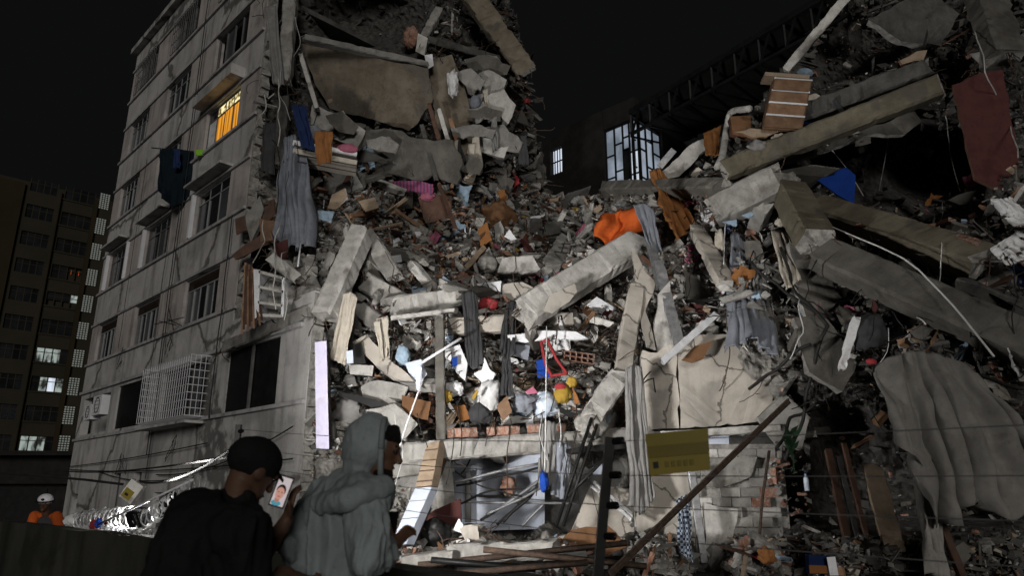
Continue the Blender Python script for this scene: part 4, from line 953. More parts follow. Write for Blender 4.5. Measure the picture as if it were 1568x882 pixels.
# ---- D: centre
bb_ = beam('concrete_beam','big pale beam sloping down left under the orange tarp','beam',978,372,800,482,.72,.5,0,'conc_lt',roll=.25,chip=.015,Y=(17.3,16.0))
pp_ = plate('plaster_layer',None,None,[(832,476),(842,452),(880,434),(884,446),(872,462),(846,480)],.03,0,.5,0,'plaster',jag=.01,Y=15.72)
pp_.parent = bb_; pp_.location -= bb_.location; pp_['label'] = 'cream plaster still stuck on the lower end'
beam('concrete_block','square pale beam block lying on the centre heap','concrete block',764,410,822,406,.55,.5,-.6,'conc_lt')
bundle('concrete_lump','rounded grey concrete lump beside the square beam block','concrete chunk',748,404,17,17,'conc_core',-.6,.3,2)
beam('concrete_block','pale grey lump of beam with bent bars right of the square block','concrete block',842,414,866,372,.6,.5,-.7,'conc')
plate('wall_piece','pinkish plastered wall piece under the square beam block','wall piece',[(768,436),(800,432),(816,440),(812,470),(772,466)],.2,-.6,mat='plaster')
plate('white_sheeting','white panel edge left of the pinkish wall piece','panel',[(730,434),(768,430),(766,446),(732,444)],.05,-.8,mat='white',core='white')
beam('ceiling_beam','pale ceiling beam behind the two hanging dark cloths','beam',686,502,872,490,.42,.4,-.35,'plaster','conc_core')
plate('white_sheeting','white ceiling strip under the pale beam','panel',[(768,514),(830,506),(882,508),(900,518),(830,520),(772,524)],.05,-.8,mat='white',core='white')
cloth('black_cloth','long black quilted cloth hanging left at the centre','cloth',[(708,448),(722,444),(732,452)],[(716,560),(728,566),(740,556)],3,.06,'cl_dk',-1.0,nu=24,nv=30)
cloth('black_cloth','bulging dark pleated curtain hanging at the very centre','curtain',[(776,464),(784,460),(792,466)],[(764,540),(775,556),(790,540)],5,.09,'cl_dk',-1.2,nu=36,nv=30)
cloth('black_cloth','gathered lower tail of the dark pleated curtain','curtain',[(770,548),(782,548)],[(766,604),(788,608)],4,.06,'cl_dk',-1.15,nu=24,nv=20)
bundle('red_pillow','dark red pillow stuck in the broken ceiling','pillow',748,466,16,12,'cl_red',-.5,.25)
plate('white_sheet','bright white torn sheet at the centre','sheet',[(726,572),(738,566),(742,548),(750,566),(758,572),(752,588),(742,590)],.02,-.9,mat='white',core='white')
plate('white_sheet','white carton with blue mark beside the slender column','carton',[(690,532),(704,528),(716,556),(712,584),(698,570)],.05,-.8,mat='white',core='white')
plate('blue_mark','small blue packet beside the white carton','packet',[(692,548),(700,546),(700,560),(693,562)],.03,-1.0,mat='cl_vblue',core='cl_vblue',jag=.002)
plate('grey_mattress','dark grey foam pad behind the pleated curtain','pad',[(786,522),(812,530),(808,552),(786,544)],.12,-.7,mat='cl_steel',core='cl_steel')
q = MB()
for a in ([(828,522),(836,560),(846,578)], [(838,520),(852,550),(868,572)], [(830,524),(840,518)], [(842,576),(868,572)]):
    q.tube([at(x, y, -1.0) for x, y in a], .035, 6)
c_ = at(848, 550, -1.0); tag(q.build('red_chair_frame', M['cl_red'], None, True, c_), 'bent red tube frame of a folding chair at the centre', 'chair')
plate('blue_board','bright blue plastic board beside the red chair frame','board',[(821,553),(832,549),(846,578),(823,579)],.03,-.9,mat='cl_vblue',core='cl_vblue',jag=.004)
bundle('yellow_bundle','yellow cloth bundle with red patch beside the clear bag','bundle',862,604,13,14,'cl_yellow',-.8,.4)
bundle('yellow_bundle','small yellow bundle above the clear blue bag','bundle',876,585,8,9,'cl_yellow',-.8,.3)
bundle('red_rag','red rag wrapped round the yellow bundle','cloth',858,592,9,5,'cl_red',-1.0,.4)
bundle('clear_bag','pale blue translucent bag stuffed full at the centre','bag',834,620,20,21,'bag',-.7,.35)
bundle('clear_bag','grey plastic bag left of the pale blue bag','bag',802,618,17,15,'cl_steel',-.7,.5)
bundle('white_bag','white paper bag left of the dark curtain tail','bag',748,608,17,26,'cl_white',-.7,.4,rot=.3)
bundle('white_bag','small white bag beside the yellow tinsel','bag',697,596,14,12,'cl_white',-.8,.4)
bundle('yellow_tinsel','glittering yellow tinsel clump on the slender column','tinsel',682,606,10,11,'cl_yellow',-1.1,.6)
bundle('black_bag','black bag with white zip under the white paper bag','bag',735,634,19,16,'cl_dk',-.8,.35,rot=.5)
plate('yellow_strap','yellow strap across the white paper bag','strap',[(722,610),(730,596),(733,600),(726,612)],.02,-1.3,mat='cl_yellow',core='cl_yellow',jag=.002)
plate('brown_board','brown square board standing right of the black bag','board',[(760,622),(776,606),(784,630),(770,646)],.05,-.9,mat='wood',core='wood_dk',jag=.008)
plate('orange_board','orange brown board under the small white bag','board',[(694,622),(712,620),(720,642),(704,646)],.05,-.8,mat='cl_ochre',core='wood',jag=.008)
plate('pink_packet','pink and white packet above the grey plastic bag','packet',[(804,600),(816,592),(824,602),(808,604)],.04,-1.0,mat='cl_pink',core='white',jag=.003)
plate('white_box','white box standing below the pale blue bag','box',[(804,634),(816,630),(818,656),(806,656)],.15,-.8,mat='white',core='white',jag=.003)
plate('yellow_box','pale yellow edged box beside the white box','box',[(818,634),(826,634),(826,656),(819,656)],.12,-.8,mat='cl_beige',core='cl_yellow',jag=.003)
plate('paper_card','orange and green card sticking up right of the yellow bundle','card',[(876,592),(883,604),(888,618),(880,620)],.01,-1.0,mat='cl_ochre',core='cl_green',jag=.002)
plate('black_sole','black rubber sole lying under the yellow bundle','sole',[(854,622),(872,630),(886,634),(874,640),(858,632)],.06,-.9,mat='black',core='black',jag=.005)
# long floor beam and the brick course on it
beam('floor_beam','long pale floor beam over the open ground floor','beam',596,696,1000,668,.44,.5,0,'conc',chip=.03,Y=(16.0,15.9))
beam('floor_ledge','flat ledge face below the long floor beam left end','ledge',588,716,690,706,.5,.3,0,'conc',Y=(16.1,16.1))
bw = empty('brick_course', un(700, 668, 16.0)); tag(bw, 'row of broken red hollow bricks left on the long floor beam', 'brick row')
rr = random.Random(77)
for i in range(15):
    x = 690 + i*12.2 + rr.uniform(-2,2)
    if i in (4, 9, 13): continue
    p = un(x, 664 - (x-690)*.045, 16.0+rr.uniform(-.08,.1)) - bw.location
    k = box_mesh(.17,.14,.19,'brick',.012,i); o = bpy.data.objects.new('brick', k); link(o, bw); o.location = p; o.rotation_euler = (0, rr.uniform(-.12,.12), rr.uniform(-.3,.3))
hb = empty('hollow_brick', at(886, 548, -.7)); tag(hb, 'hollow clay brick showing square cells right of centre', 'brick')
q = MB()
for i in range(6): q.box((-.36+i*.14,-.08,-.12),(-.34+i*.14,.08,.12))
for j in range(3): q.box((-.36,-.081,-.121+j*.11),(.36,.081,-.10+j*.11))
q.build('cells', M['brick'], hb); MB().box((-.35,.05,-.11),(.35,.079,.11)).build('core', M['cl_maroon'], hb); hb.rotation_euler = (0, .12, .1)
cloth('grey_rags','bundle of grey rags hanging over the floor beam edge','cloth',[(826,652),(840,644),(854,650)],[(826,744),(836,752),(848,740)],4,.08,'cl_grey',0,Y=15.4,nu=26,torn=.3)
cloth('grey_rags','darker steel grey rag hanging beside the blue bag','cloth',[(852,676),(874,684)],[(846,758),(870,770)],3,.08,'cl_steel',0,Y=15.4,nu=24,torn=.2)
bundle('blue_bag','bright blue plastic bag dangling at the floor beam','bag',833,738,7,15,'cl_vblue',0,.4,Y=15.1)
rod('white_rope','thin white rope hanging straight down past the blue bag','rope',[(837,500),(836,600),(834,728)],.012,'wire_w',0,Y=15.2)
beam('concrete_strip','cream broken upright strip beside the big beam end','column',974,444,952,576,.42,.35,0,'plaster',chip=.03,Y=(16.4,15.7))
plate('plaster_sheet','cream torn plaster sheet standing up like a blade','plaster',[(967,384),(976,390),(988,416),(1004,432),(1000,450),(988,476),(1000,512),(1004,536),(990,530),(980,490)],.05,0,0,-.5,'plaster',jag=.012,Y=16.2)
beam('concrete_strip','pale concrete stump sloping left below the cream upright strip','column',952,572,908,634,.5,.35,0,'conc_lt',Y=(15.6,15.2))
bundle('concrete_lump','shattered pale rubble clump under the sloping stump','concrete chunk',902,652,24,20,'conc_core',0,.5,3,Y=15.4)
# ---- E: open ground floor
room = empty('ground_floor_room', un(760, 820, 18.5)); room.location.z = 0; tag(room, 'open ground floor room with pale blue tiled rear wall', 'room')
def rp(x, y, Y): return un(x, y, Y) - room.location
def sheet(nm, P, m, par, th=Vector((0,.12,0))):
    return MB().add(P+[p+th for p in P], [(0,1,2,3),(7,6,5,4),(0,4,5,1),(1,5,6,2),(2,6,7,3),(3,7,4,0)]).build(nm, M[m], par)
sheet('rear_wall', [rp(x,y,18.6) for x,y in ((686,815),(779,812),(779,686),(686,690))], 'tile', room)
sheet('rear_wall', [rp(x,y,18.55) for x,y in ((780,812),(834,810),(834,684),(780,686))], 'tile', room)
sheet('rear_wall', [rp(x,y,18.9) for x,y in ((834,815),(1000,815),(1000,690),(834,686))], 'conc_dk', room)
#sheet('side_wall', [rp(684,830,15.9),rp(684,815,18.6),rp(684,688,18.6),rp(684,690,15.9)], 'conc', room, Vector((-.15,0,0)))
for i in range(7):
    for j in range(6):
        if R.random() < .15: continue
        x0 = 690+i*20; y0 = 694+j*19
        P = [rp(x,y,18.54) for x, y in ((x0,y0+17.5),(x0+18.5,y0+17.5),(x0+18.5,y0),(x0,y0))]; sheet('tile', P, 'tile', room, Vector((0,.03,0)))
sheet('post', [rp(x,y,18.2) for x,y in ((712,800),(721,800),(721,722),(712,722))], 'conc_dk', room, Vector((0,.15,0)))
sheet('shelf', [rp(x,y,18.3) for x,y in ((721,762),(800,760),(800,757),(721,759))], 'conc_dk', room, Vector((0,.2,0)))
sheet('low_wall', [rp(x,y,16.3) for x,y in ((868,832),(972,830),(966,748),(905,744))], 'plaster', room, Vector((0,.2,0)))
sheet('opening', [rp(x,y,18.85) for x,y in ((908,728),(926,728),(926,702),(908,702))], 'tile', room, Vector((0,.03,0)))  # pale sheet stands in for the brightly lit opening
bundle('red_masonry','broken red brick masonry hanging in the tiled room','masonry',779,744,11,15,'brick',0,.5,Y=17.8)
beam('concrete_column','grey broken post left of the tiled room opening','column',676,694,690,820,.4,.4,0,'conc',Y=(16.1,16.2))
plate('wall_piece','grey cracked wall behind the leaning two tone board','wall piece',[(590,706),(676,700),(668,790),(630,800),(600,790)],.2,0,mat='conc',Y=16.6)
lb = empty('leaning_board', un(612, 838, 14.0)); tag(lb, 'long leaning board, plywood above and pale blue white below', 'board')
def lbp(x, y, t): return un(x, y, 14.0+1.6*t) - lb.location
t_ = .42
for nm, q_, m in (('plywood_half',((636,746,.58),(661,744,.58),(673,676,1),(654,680,1)),'wood_pl'),('white_half',((598,836,0),(622,834,0),(661,746,.575),(635.5,748,.575)),'tile')):
    sheet(nm, [lbp(*p) for p in q_], m, lb, Vector((.12,.20,-.02)))
for k in range(4): a = lbp(638+k*4.5, 738-k*16, .62+k*.1); b = lbp(661+k*3, 736-k*16, .62+k*.1); MB().bar(a+Vector((0,-.012,0)), b+Vector((0,-.012,0)), .02, .025).build('batten', M['wood_dk'], lb)
for k in range(3): a = lbp(604+k*12, 822-k*27, .08+k*.17); b = lbp(628+k*12, 820-k*27, .08+k*.17); MB().bar(a+Vector((0,-.010,0)), b+Vector((0,-.010,0)), .012, .012).build('joint', M['alu_dk'], lb)
beam('dark_beam','dark timber shadowing the right side of the leaning board','beam',684,690,634,836,.12,.2,0,'wood_dk','wood_dk',Y=(16.0,14.6))  # dark strip standing in for the shaded right side of the board
plate('red_board','dark red brown board lying in the open ground floor','board',[(642,800),(664,782),(705,764),(707,800),(664,812)],.05,0,mat='cl_maroon',core='wood_dk',Y=15.6,jag=.008)
bundle('black_bag','big black rubbish bag at the foot of the red board','bag',664,816,24,20,'black',0,.3,Y=14.9)
plate('paper_scrap','bright white scrap of paper above the pale block','paper',[(694,812),(702,795),(712,808),(708,818)],.02,0,mat='white',core='white',Y=14.6)
beam('pale_block','tan hollow block lying at the ground floor edge','block',710,818,740,815,.33,.3,0,'plaster',Y=(14.5,14.5))
beam('kerb_slab','long pale slab along the bottom before the open room','slab',690,848,852,840,.34,.6,0,'conc',Y=(13.8,13.8))
beam('kerb_slab','short pale slab along the bottom left of the long slab','slab',618,862,692,852,.25,.5,0,'conc',Y=(13.4,13.6))
for i, (a, m, r_) in enumerate((([(692,738),(830,708)],'metal',.035),([(700,744),(836,716)],'wire',.03),([(736,798),(838,730)],'metal',.04),([(690,768),(880,773)],'metal',.03),([(760,806),(826,744)],'wire',.035),([(745,790),(840,742)],'metal',.035),([(770,802),(812,760),(826,730)],'wire',.04),([(700,772),(740,754),(830,742)],'wire',.025),([(705,725),(722,700)],'wire',.02),([(800,806),(834,770)],'metal',.035),([(690,718),(735,745),(800,762)],'wire',.02))):
    rod('conduit','bent metal conduit crossing the open ground floor room','conduit',a,r_,m,0,Y=16.6+.12*(i%5),group='conduits across the open ground floor',wob=.08,seg=8)
for i, a in enumerate(([(852,806),(906,640)],[(862,806),(914,650)],[(870,760),(938,690)])):
    rod('steel_bar',('black steel bar leaning from floor to beam below the stump','second black steel bar leaning parallel to the first','shorter black bar slanting over the opening')[i],'bar',a,.04,'black',0,Y=15.2)
beam('steel_channel','dark steel channel lying flat under the long floor beam','channel',868,692,968,682,.14,.3,0,'black','black',Y=(15.4,15.5))
for i in range(2): beam('rail',('upper grey rail slanting down to the long curtain','lower grey rail slanting down to the long curtain')[i],'rail',905,735+i*10,968,788+i*9,.07,.07,0,'metal','metal',Y=(15.5,15.0))
plate('cardboard','grey brown cardboard leaning at the base of the low wall','cardboard',[(858,832),(876,812),(920,808),(926,800),(960,838),(930,850)],.03,0,mat='cl_brown',core='cl_brown',Y=14.2)
for i, (a, b, c, d) in enumerate(((640,866,960,832),(700,874,960,856),(660,858,820,872),(740,842,990,868),(690,880,900,862))):
    rod('floor_rail',('longest rusty steel section sloping across the bottom','lower black steel section at the bottom frame edge','short black steel section before the pale slabs','steel section slanting down toward the diagonal rail','rusty steel section under the close fence post')[i],'steel section',[(a,b),(c,d)],.05,('rust','black','black','rust','rust')[i],0,Y=12.6-.12*i,group='steel sections on the ground',n=4)
# ---- F: right hand lit wall
plate('plaster_wall','cream plaster wall panel left of the long crack','wall',[(984,536),(1006,540),(1034,524),(1036,560),(1039,600),(1040,656),(976,662),(978,600)],.3,0,mat='plaster',Y=15.7,jag=.03,step=.16)
plate('plaster_wall','broad cream plaster wall panel right of the long crack','wall',[(1036,524),(1062,512),(1112,512),(1150,552),(1182,584),(1184,646),(1042,656),(1041,600),(1038,560)],.3,0,mat='plaster',Y=15.72,jag=.03,step=.16)
plate('wall_piece','pale wall strip standing above the cracked plaster wall','wall piece',[(1008,450),(1026,430),(1038,526),(1006,540),(1003,490)],.2,0,mat='conc_lt',Y=15.9)
beam('wall_ledge','thin ledge running under the cracked plaster wall','ledge',974,670,1192,656,.16,.4,0,'conc_lt',Y=(15.5,15.5))
plate('tiled_board','small pale blue tiled panel under the ledge','panel',[(1084,670),(1116,667),(1117,698),(1086,700)],.1,0,mat='tile',Y=15.8,jag=.004)
plate('dark_board','dark slate panel under the ledge at the right','panel',[(1118,668),(1190,660),(1192,696),(1119,700)],.1,0,mat='conc_dk',Y=15.8)
kw = empty('block_wall', un(1090, 860, 15.75)); kw.location.z = 0; tag(kw, 'low wall of grey concrete blocks below the cracked plaster wall', 'wall')
xl = un(985, 780, 15.8).x; xr = un(1192, 780, 15.8).x; bm_ = [box_mesh(.395,.15,.185,('conc','conc_lt','conc')[i],.006,60+i) for i in range(3)] + [box_mesh(.395,.15,.185,'brick',.006,66)]
for r_ in range(12):
    x = xl + (.2 if r_ % 2 else 0); z = .1 + r_*.2
    while x < xr:
        if not (R.random() < .06):
            o = bpy.data.objects.new('block', bm_[3] if (x > xr-.5 and 5 < r_ < 8) else bm_[R.randrange(3)]); link(o, kw); o.location = (x-kw.location.x, R.uniform(-.012,.012), z)
        x += .408
MB().box((xl-.2-kw.location.x,.03,0),(xr+.2-kw.location.x,.06,2.5)).build('mortar', M['conc_core'], kw)
plate('plaster_patch','cream plaster skin covering the left of the block wall','plaster',[(975,700),(1052,696),(1058,750),(1040,800),(1050,866),(975,866)],.03,0,mat='plaster',Y=15.55,jag=.02)
plate('plaster_patch','grey render skin covering the middle of the block wall','plaster',[(1072,704),(1160,700),(1150,730),(1100,748),(1075,744)],.03,0,mat='conc',Y=15.6,jag=.03)
plate('plaster_patch','lower pale render skin on the block wall','plaster',[(1078,770),(1130,780),(1120,830),(1080,866)],.03,0,mat='conc_lt',Y=15.6,jag=.03)
plate('pink_slab','pinkish broken slab leaning at the foot of the diagonal rail','slab',[(996,872),(1020,808),(1048,794),(1060,812),(1054,880)],.1,0,mat='plaster',Y=14.2)
cloth('long_curtain','long grey curtain hanging before the plaster wall','curtain',[(958,566),(970,558),(982,562)],[(966,778),(984,790),(1002,760)],5,.10,'cl_grey',0,Y=15.1,nu=48,nv=40,hem=.2)
beam('steel_post','dark steel post leaning against the block wall','post',1058,716,1078,862,.16,.12,0,'metal','metal',Y=(15.1,15.0),ends=False)
cloth('checked_cloth','blue and white checked cloth hanging on the diagonal rail','cloth',[(1034,766),(1054,756)],[(1042,846),(1062,862)],3,.06,'check',0,Y=13.3,nu=22,nv=24)
dr = empty('diagonal_rail', un(1068, 750, 13)); tag(dr, 'long rusty steel rail leaning diagonally across the lower right', 'rail')
ra, rb = un(934, 880, 11.6), un(1208, 614, 14.4)
for k, (ox, oz, w_, t2) in enumerate(((0,0,.07,.02),(-.012,.036,.02,.035),(.012,-.036,.02,.035))):
    MB().bar(ra+Vector((ox,0,oz))-dr.location, rb+Vector((ox,0,oz))-dr.location, t2+.015, w_).build(('web','flange','flange')[k], M['rust'], dr)
rod('thin_post','thin rusty post standing against the block wall end','post',[(1178,690),(1168,760),(1160,856)],.03,'rust',0,Y=14.9)
plate('slab','grey slab wedged over the ledge at the right end','slab',[(1160,640),(1200,600),(1240,640),(1226,690),(1190,680)],.15,-.6,mat='conc')
# steel post and tattered sheet above the wall
beam('steel_strip','upper bent steel strip standing above the plaster wall','steel strip',984,318,1012,440,.22,.08,0,'metal','metal',Y=(16.8,16.0),ends=False)
beam('steel_strip','lower dark steel strip leaning down to the plaster wall','steel strip',1008,400,1040,528,.26,.1,0,'metal','metal',Y=(16.2,15.6),ends=False)
cloth('plastic_sheet','grey plastic sheet folded over the upper steel strip','sheet',[(968,314),(986,310),(1002,322)],[(996,382),(1006,392),(1012,384)],3,.06,'cl_steel',0,Y=16.4,nu=20)
beam('white_strip_beam','white edged metal strip jutting over the plaster wall','metal strip',1014,554,1096,482,.16,.06,0,'white','metal',Y=(14.9,15.4))
rod('dark_bar','short dark bar stuck out above the white edged strip','bar',[(1046,462),(1112,458)],.045,'black',-.5)
plate('brown_shard','dark brown shard lying below the white edged strip','shard',[(1044,552),(1064,530),(1092,522),(1076,550),(1060,556)],.05,0,mat='cl_brown',core='wood_dk',Y=15.4,jag=.01)
# ---- G: right side
cloth('orange_tarp','bright orange tarpaulin crumpled on the crest of the heap','tarp',[(926,326),(950,320),(978,318),(994,346)],[(908,362),(936,378),(960,366),(992,352)],1.6,.26,'cl_orange',-1.0,nu=16,nv=10,fine=.5)
cloth('ochre_cloth','ochre brown cloth hanging behind the orange tarpaulin','cloth',[(994,262),(1008,256),(1020,268)],[(1020,330),(1040,368),(1066,340)],5,.12,'cl_ochre',-1.0,nu=34,nv=26)
cloth('ochre_cloth','small orange cloth hanging from the upper right ledge','cloth',[(1076,204),(1104,192)],[(1080,238),(1102,238)],3,.07,'cl_ochre',-1.0,nu=20)
cloth('steel_tarp','blue grey tarpaulin hanging in long folds right of centre','tarp',[(1117,360),(1128,356),(1142,374)],[(1118,536),(1150,520),(1192,548)],5,.13,'cl_steel',-.7,nu=44,nv=34,hem=.25)
cloth('grey_rags','torn grey sheet hanging right behind the blue grey tarpaulin','cloth',[(1146,380),(1166,392)],[(1166,540),(1200,556)],4,.09,'cl_grey',-.4,nu=30,torn=.3)
cloth('beige_cloth','cream cloth strip hanging over the leaning slab','cloth',[(1180,352),(1208,360)],[(1204,444),(1226,430)],3,.06,'cl_beige',-.9,nu=20)
bundle('cloth_bundle','cream rag knotted on the right ledge','cloth',1102,368,7,20,'cl_beige',-.9,.5)
bundle('cloth_bundle','cream rag lying under the thick brown column','cloth',1200,340,14,8,'cl_beige',-.9,.5)
beam('concrete_column','thick grey column piece lying right of the ochre cloth','column',1196,276,1096,326,.78,.6,(-1.0,-1.0),'conc',roll=.3,chip=.02)
beam('concrete_column','thick brown column stub pointing down right','column',1208,292,1250,372,.76,.6,(-1.1,-1.2),'conc_rb',chip=.02)
bundle('rubble_knot','shattered end where the two thick column pieces meet','rubble knot',1204,282,22,18,'conc_core',-.8,.55)
plate('floor_slab','grey slab leaning beside the blue grey tarpaulin','slab',[(1208,372),(1246,374),(1288,456),(1262,480),(1236,488),(1222,440)],.2,-.6,mat='conc_r')
plate('floor_slab','lower grey slab piece beneath the leaning slab','slab',[(1216,486),(1262,484),(1312,556),(1290,600),(1240,570)],.2,-.5,mat='conc_r')
beam('concrete_beam','very long beam sloping down to the right frame edge','beam',1256,388,1600,540,.74,.5,(-.9,-.9),'conc_r',chip=.018)
beam('concrete_beam','long beam with brick layer sloping below the black cave','beam',1244,318,1506,400,.70,.5,(-.9,-.9),'conc_rb',chip=.018)
beam('brick_layer','strip of red brick layer on top of the long sloping beam','brick layer',1290,318,1500,382,.14,.4,(-.85,-.85),'brick','brick',chip=.1)
beam('floor_beam','long tan slab edge rising across the upper right','slab edge',1108,262,1440,132,.52,.5,(-.9,-.9),'conc_rb',chip=.018)
plate('floor_slab','grey underside of the floor hanging below the tan slab edge','slab',[(1150,270),(1240,228),(1400,170),(1412,186),(1386,206),(1330,206),(1250,236)],.15,-.2,mat='conc_r')
beam('floor_slab','dark slab layer lying above the tan slab edge','slab',1180,196,1420,108,.5,.7,(-.2,-.2),'conc_dk')
beam('concrete_ledge','flat grey ledge left under the dark house','ledge',928,292,1118,290,.42,.6,(-.8,-.7),'conc_r')
plate('floor_slab','grey slab leaning up toward the trusses','slab',[(1014,262),(1056,222),(1080,212),(1082,228),(1040,270),(1022,274)],.2,-.6,mat='conc_lt')
plate('grey_strip','grey slotted metal strip beside the lit corner glazing','metal strip',[(1006,252),(1028,226),(1036,232),(1014,258)],.04,-1.0,mat='metal',core='metal',jag=.004)
beam('wall_strip','cream edged wall strip leaning right of the ochre cloth','wall strip',1066,350,1112,436,.4,.25,-.5,'plaster','conc_lt')
plate('wall_piece','small grey wall fragments between strip and steel post','wall piece',[(1046,412),(1060,420),(1076,440),(1088,456),(1080,480),(1052,460)],.12,-.4,mat='conc_r')
rod('drain_pipe','bent grey drain pipe standing on the upper right ledge','pipe',[(1148,166),(1118,170),(1112,200),(1106,240),(1098,256)],.09,'conc_lt',-1.0,n=8,seg=4)
cd_ = empty('chest_of_drawers', at(1206, 190, -.7)); tag(cd_, 'wooden chest of drawers tipped on the upper right slab', 'chest of drawers')
def cp(u, v, d):       # carcass frame: u across, v down
    a = un(1186, 118, 16.0); ux = un(1244, 122, 16.0)-a; vx = un(1168, 196, 15.8)-a
    return a + ux*u + vx*v + Vector((.1, .55, .12))*d - cd_.location
def cbox(nm, u0, v0, u1, v1, d0, d1, m):
    P = [cp(u0,v1,d0),cp(u1,v1,d0),cp(u1,v0,d0),cp(u0,v0,d0),cp(u0,v1,d1),cp(u1,v1,d1),cp(u1,v0,d1),cp(u0,v0,d1)]
    return MB().add(P, [(0,1,2,3),(7,6,5,4),(0,4,5,1),(1,5,6,2),(2,6,7,3),(3,7,4,0)]).build(nm, M[m], cd_)
cbox('carcass',0,0,1,1,.02,1,'wood'); cbox('top',-.28,-.08,.9,-.01,-.1,1.05,'wood_pl')
for k in range(4):
    d_ = cbox('drawer',.02,.04+k*.24,.96,.25+k*.24,-.03-.1*(k==0),.015,'wood'); e_ = cbox('rail',0,.0+k*.24,1,.03+k*.24,-.05,.018,'white')
bundle('blue_basin','pale blue plastic basin on top of the chest of drawers','basin',1232,112,15,9,'cl_lblue',-.7,.15)
plate('brown_board','flat brown board below the chest of drawers','board',[(1124,202),(1150,196),(1196,200),(1170,210)],.04,-.9,mat='wood_pl',core='wood')
plate('brown_box','dark brown box side left of the chest of drawers','box',[(1118,178),(1150,176),(1150,210),(1122,206)],.3,-.5,mat='cl_brown',core='wood_dk')
bundle('cloth_bundle','dark navy clothes heap beside the chest of drawers','clothes',1228,184,24,14,'cl_navy',-.7,.4)
bundle('cloth_bundle','cream clothes heap right above the navy heap','clothes',1246,152,16,9,'cl_beige',-.6,.5)
bundle('cloth_bundle','grey clothes bundle under the brown board','clothes',1162,224,18,11,'cl_grey',-.7,.5)
bundle('cloth_bundle','cream clothes bundle right under the brown board','clothes',1192,216,14,12,'cl_beige',-.7,.5)
plate('tan_board','tan board lying on the dark upper slab','board',[(1378,92),(1404,78),(1420,76),(1414,92),(1382,98)],.04,-.9,mat='wood_pl',core='wood')
plate('blue_tarp','vivid blue tarpaulin corner in the black cave','tarp',[(1252,276),(1276,262),(1296,256),(1310,268),(1308,312),(1282,298)],.03,0,mat='cl_vblue',core='cl_vblue',Y=16.2,jag=.01)
plate('aqua_piece','aqua plastic sheet under the thick grey column piece','sheet',[(1136,330),(1152,318),(1162,324),(1146,334)],.02,-1.2,mat='cl_lblue',core='cl_lblue')
plate('aqua_piece','smaller aqua scrap left of the aqua plastic sheet','scrap',[(1106,340),(1128,336),(1128,346)],.02,-1.2,mat='cl_lblue',core='cl_lblue')
bundle('orange_packet','small orange packet on the leaning slab top','packet',1280,376,6,8,'cl_orange',-.8,.2)
bundle('red_packet','small red packet above the draped grey sheet','packet',1334,554,8,5,'cl_red',-1.2,.2)
beam('leaning_mast','long pale mast leaning out over the upper right','mast',1204,106,1312,-24,.26,.2,0,'conc_lt',Y=(18,16.5))
plate('red_sheet','dark red sheet panel hanging at the right edge','panel',[(1458,130),(1500,112),(1536,106),(1566,280),(1540,296),(1494,274)],.06,0,mat='cl_maroon',core='wood_dk',Y=13.6,jag=.02)
beam('concrete_column','dark column at the upper right frame corner','column',1500,-30,1540,86,.75,.6,0,'conc_r',Y=(14.6,13.8))
beam('concrete_column','dark slab end crossing right behind the red panel','column',1500,96,1600,60,.5,.5,0,'conc_dk',Y=(14.4,13.6))
plate('wall_piece','dark plastered remnant above the leaning slabs at the top','wall piece',[(1330,30),(1420,-20),(1470,20),(1440,70),(1380,62)],.2,-.6,mat='conc_dk')
plate('concrete_block','flat grey block lying in the black cave mouth','concrete block',[(1452,306),(1480,294),(1512,290),(1512,306),(1470,314)],.2,-.8,mat='conc_r')
cloth('plastic_strips','white shredded plastic hanging at the right edge','plastic',[(1520,306),(1548,302)],[(1556,344),(1600,340)],5,.10,'cl_white',-1.2,nu=30,torn=.5)
cloth('plastic_strips','second tuft of white shredded plastic lower on the right edge','plastic',[(1516,380),(1560,352)],[(1540,408),(1600,390)],5,.09,'cl_white',-1.2,nu=30,torn=.5)
big = cloth('draped_sheet','huge dusty grey sheet draped over the wreck at the lower right','sheet',[(1338,572),(1356,548),(1400,538),(1450,545),(1496,572)],[(1404,720),(1432,806),(1490,776),(1560,800),(1640,730)],6,.20,'cl_drape',0,Y=11.6,Yb=10.9,nu=110,nv=70,curve=.30,hem=.35,twist=3.0,fine=.15,warp=.30,soft=.65)
cloth('draped_sheet','narrow tail of the huge sheet falling to the ground','sheet',[(1398,690),(1436,760)],[(1424,880),(1452,884)],4,.08,'cl_drape',0,Y=11.1,nu=30,nv=30)
beam('dark_beam','dark timber under the huge draped sheet','beam',1440,800,1480,900,.12,.1,0,'wood_dk','wood_dk',Y=(11.4,11.0))
for i, (a, b, c, d, m) in enumerate(((1268,690,1306,868,'wood_dk'),(1284,700,1324,872,'conc_dk'),(1292,680,1340,880,'wood_dk'),(1336,716,1368,838,'wood_pl'))):
    beam('plank',('dark post standing left in the lower cave','grey post standing in the lower cave','second dark post in the lower cave','yellowish board standing deep in the lower cave')[i],'post',a,b,c,d,(.14,.12,.1,.4)[i],.08,0,m,m,Y=(14.0,13.4))
bundle('dark_sack','dark round sack under the very long beam','sack',1330,508,30,28,'cl_dk',-.5,.4)
beam('wrapped_pole','white cloth wrapped pole standing beside the dark sack','pole',1312,486,1288,566,.16,.14,-.9,'cl_white','cl_white',chip=.15)
rod('white_rope','pale rope stretched across the long beams','rope',[(1246,336),(1390,396),(1462,470),(1522,546)],.016,'wire_w',-1.4,seg=4)
rod('hanging_wire','bent wire hanging into the black cave','wire',[(1258,210),(1300,262),(1322,300)],.014,'conc_lt',-.9)
rod('hanging_wire','straight wire hanging before the black cave','wire',[(1362,200),(1354,250),(1346,292)],.012,'conc_lt',-.9)
rod('hanging_wire','wavy wire hanging at the left of the red panel','wire',[(1450,180),(1456,230),(1466,290)],.012,'conc_lt',-.9,wob=.1,seg=6)
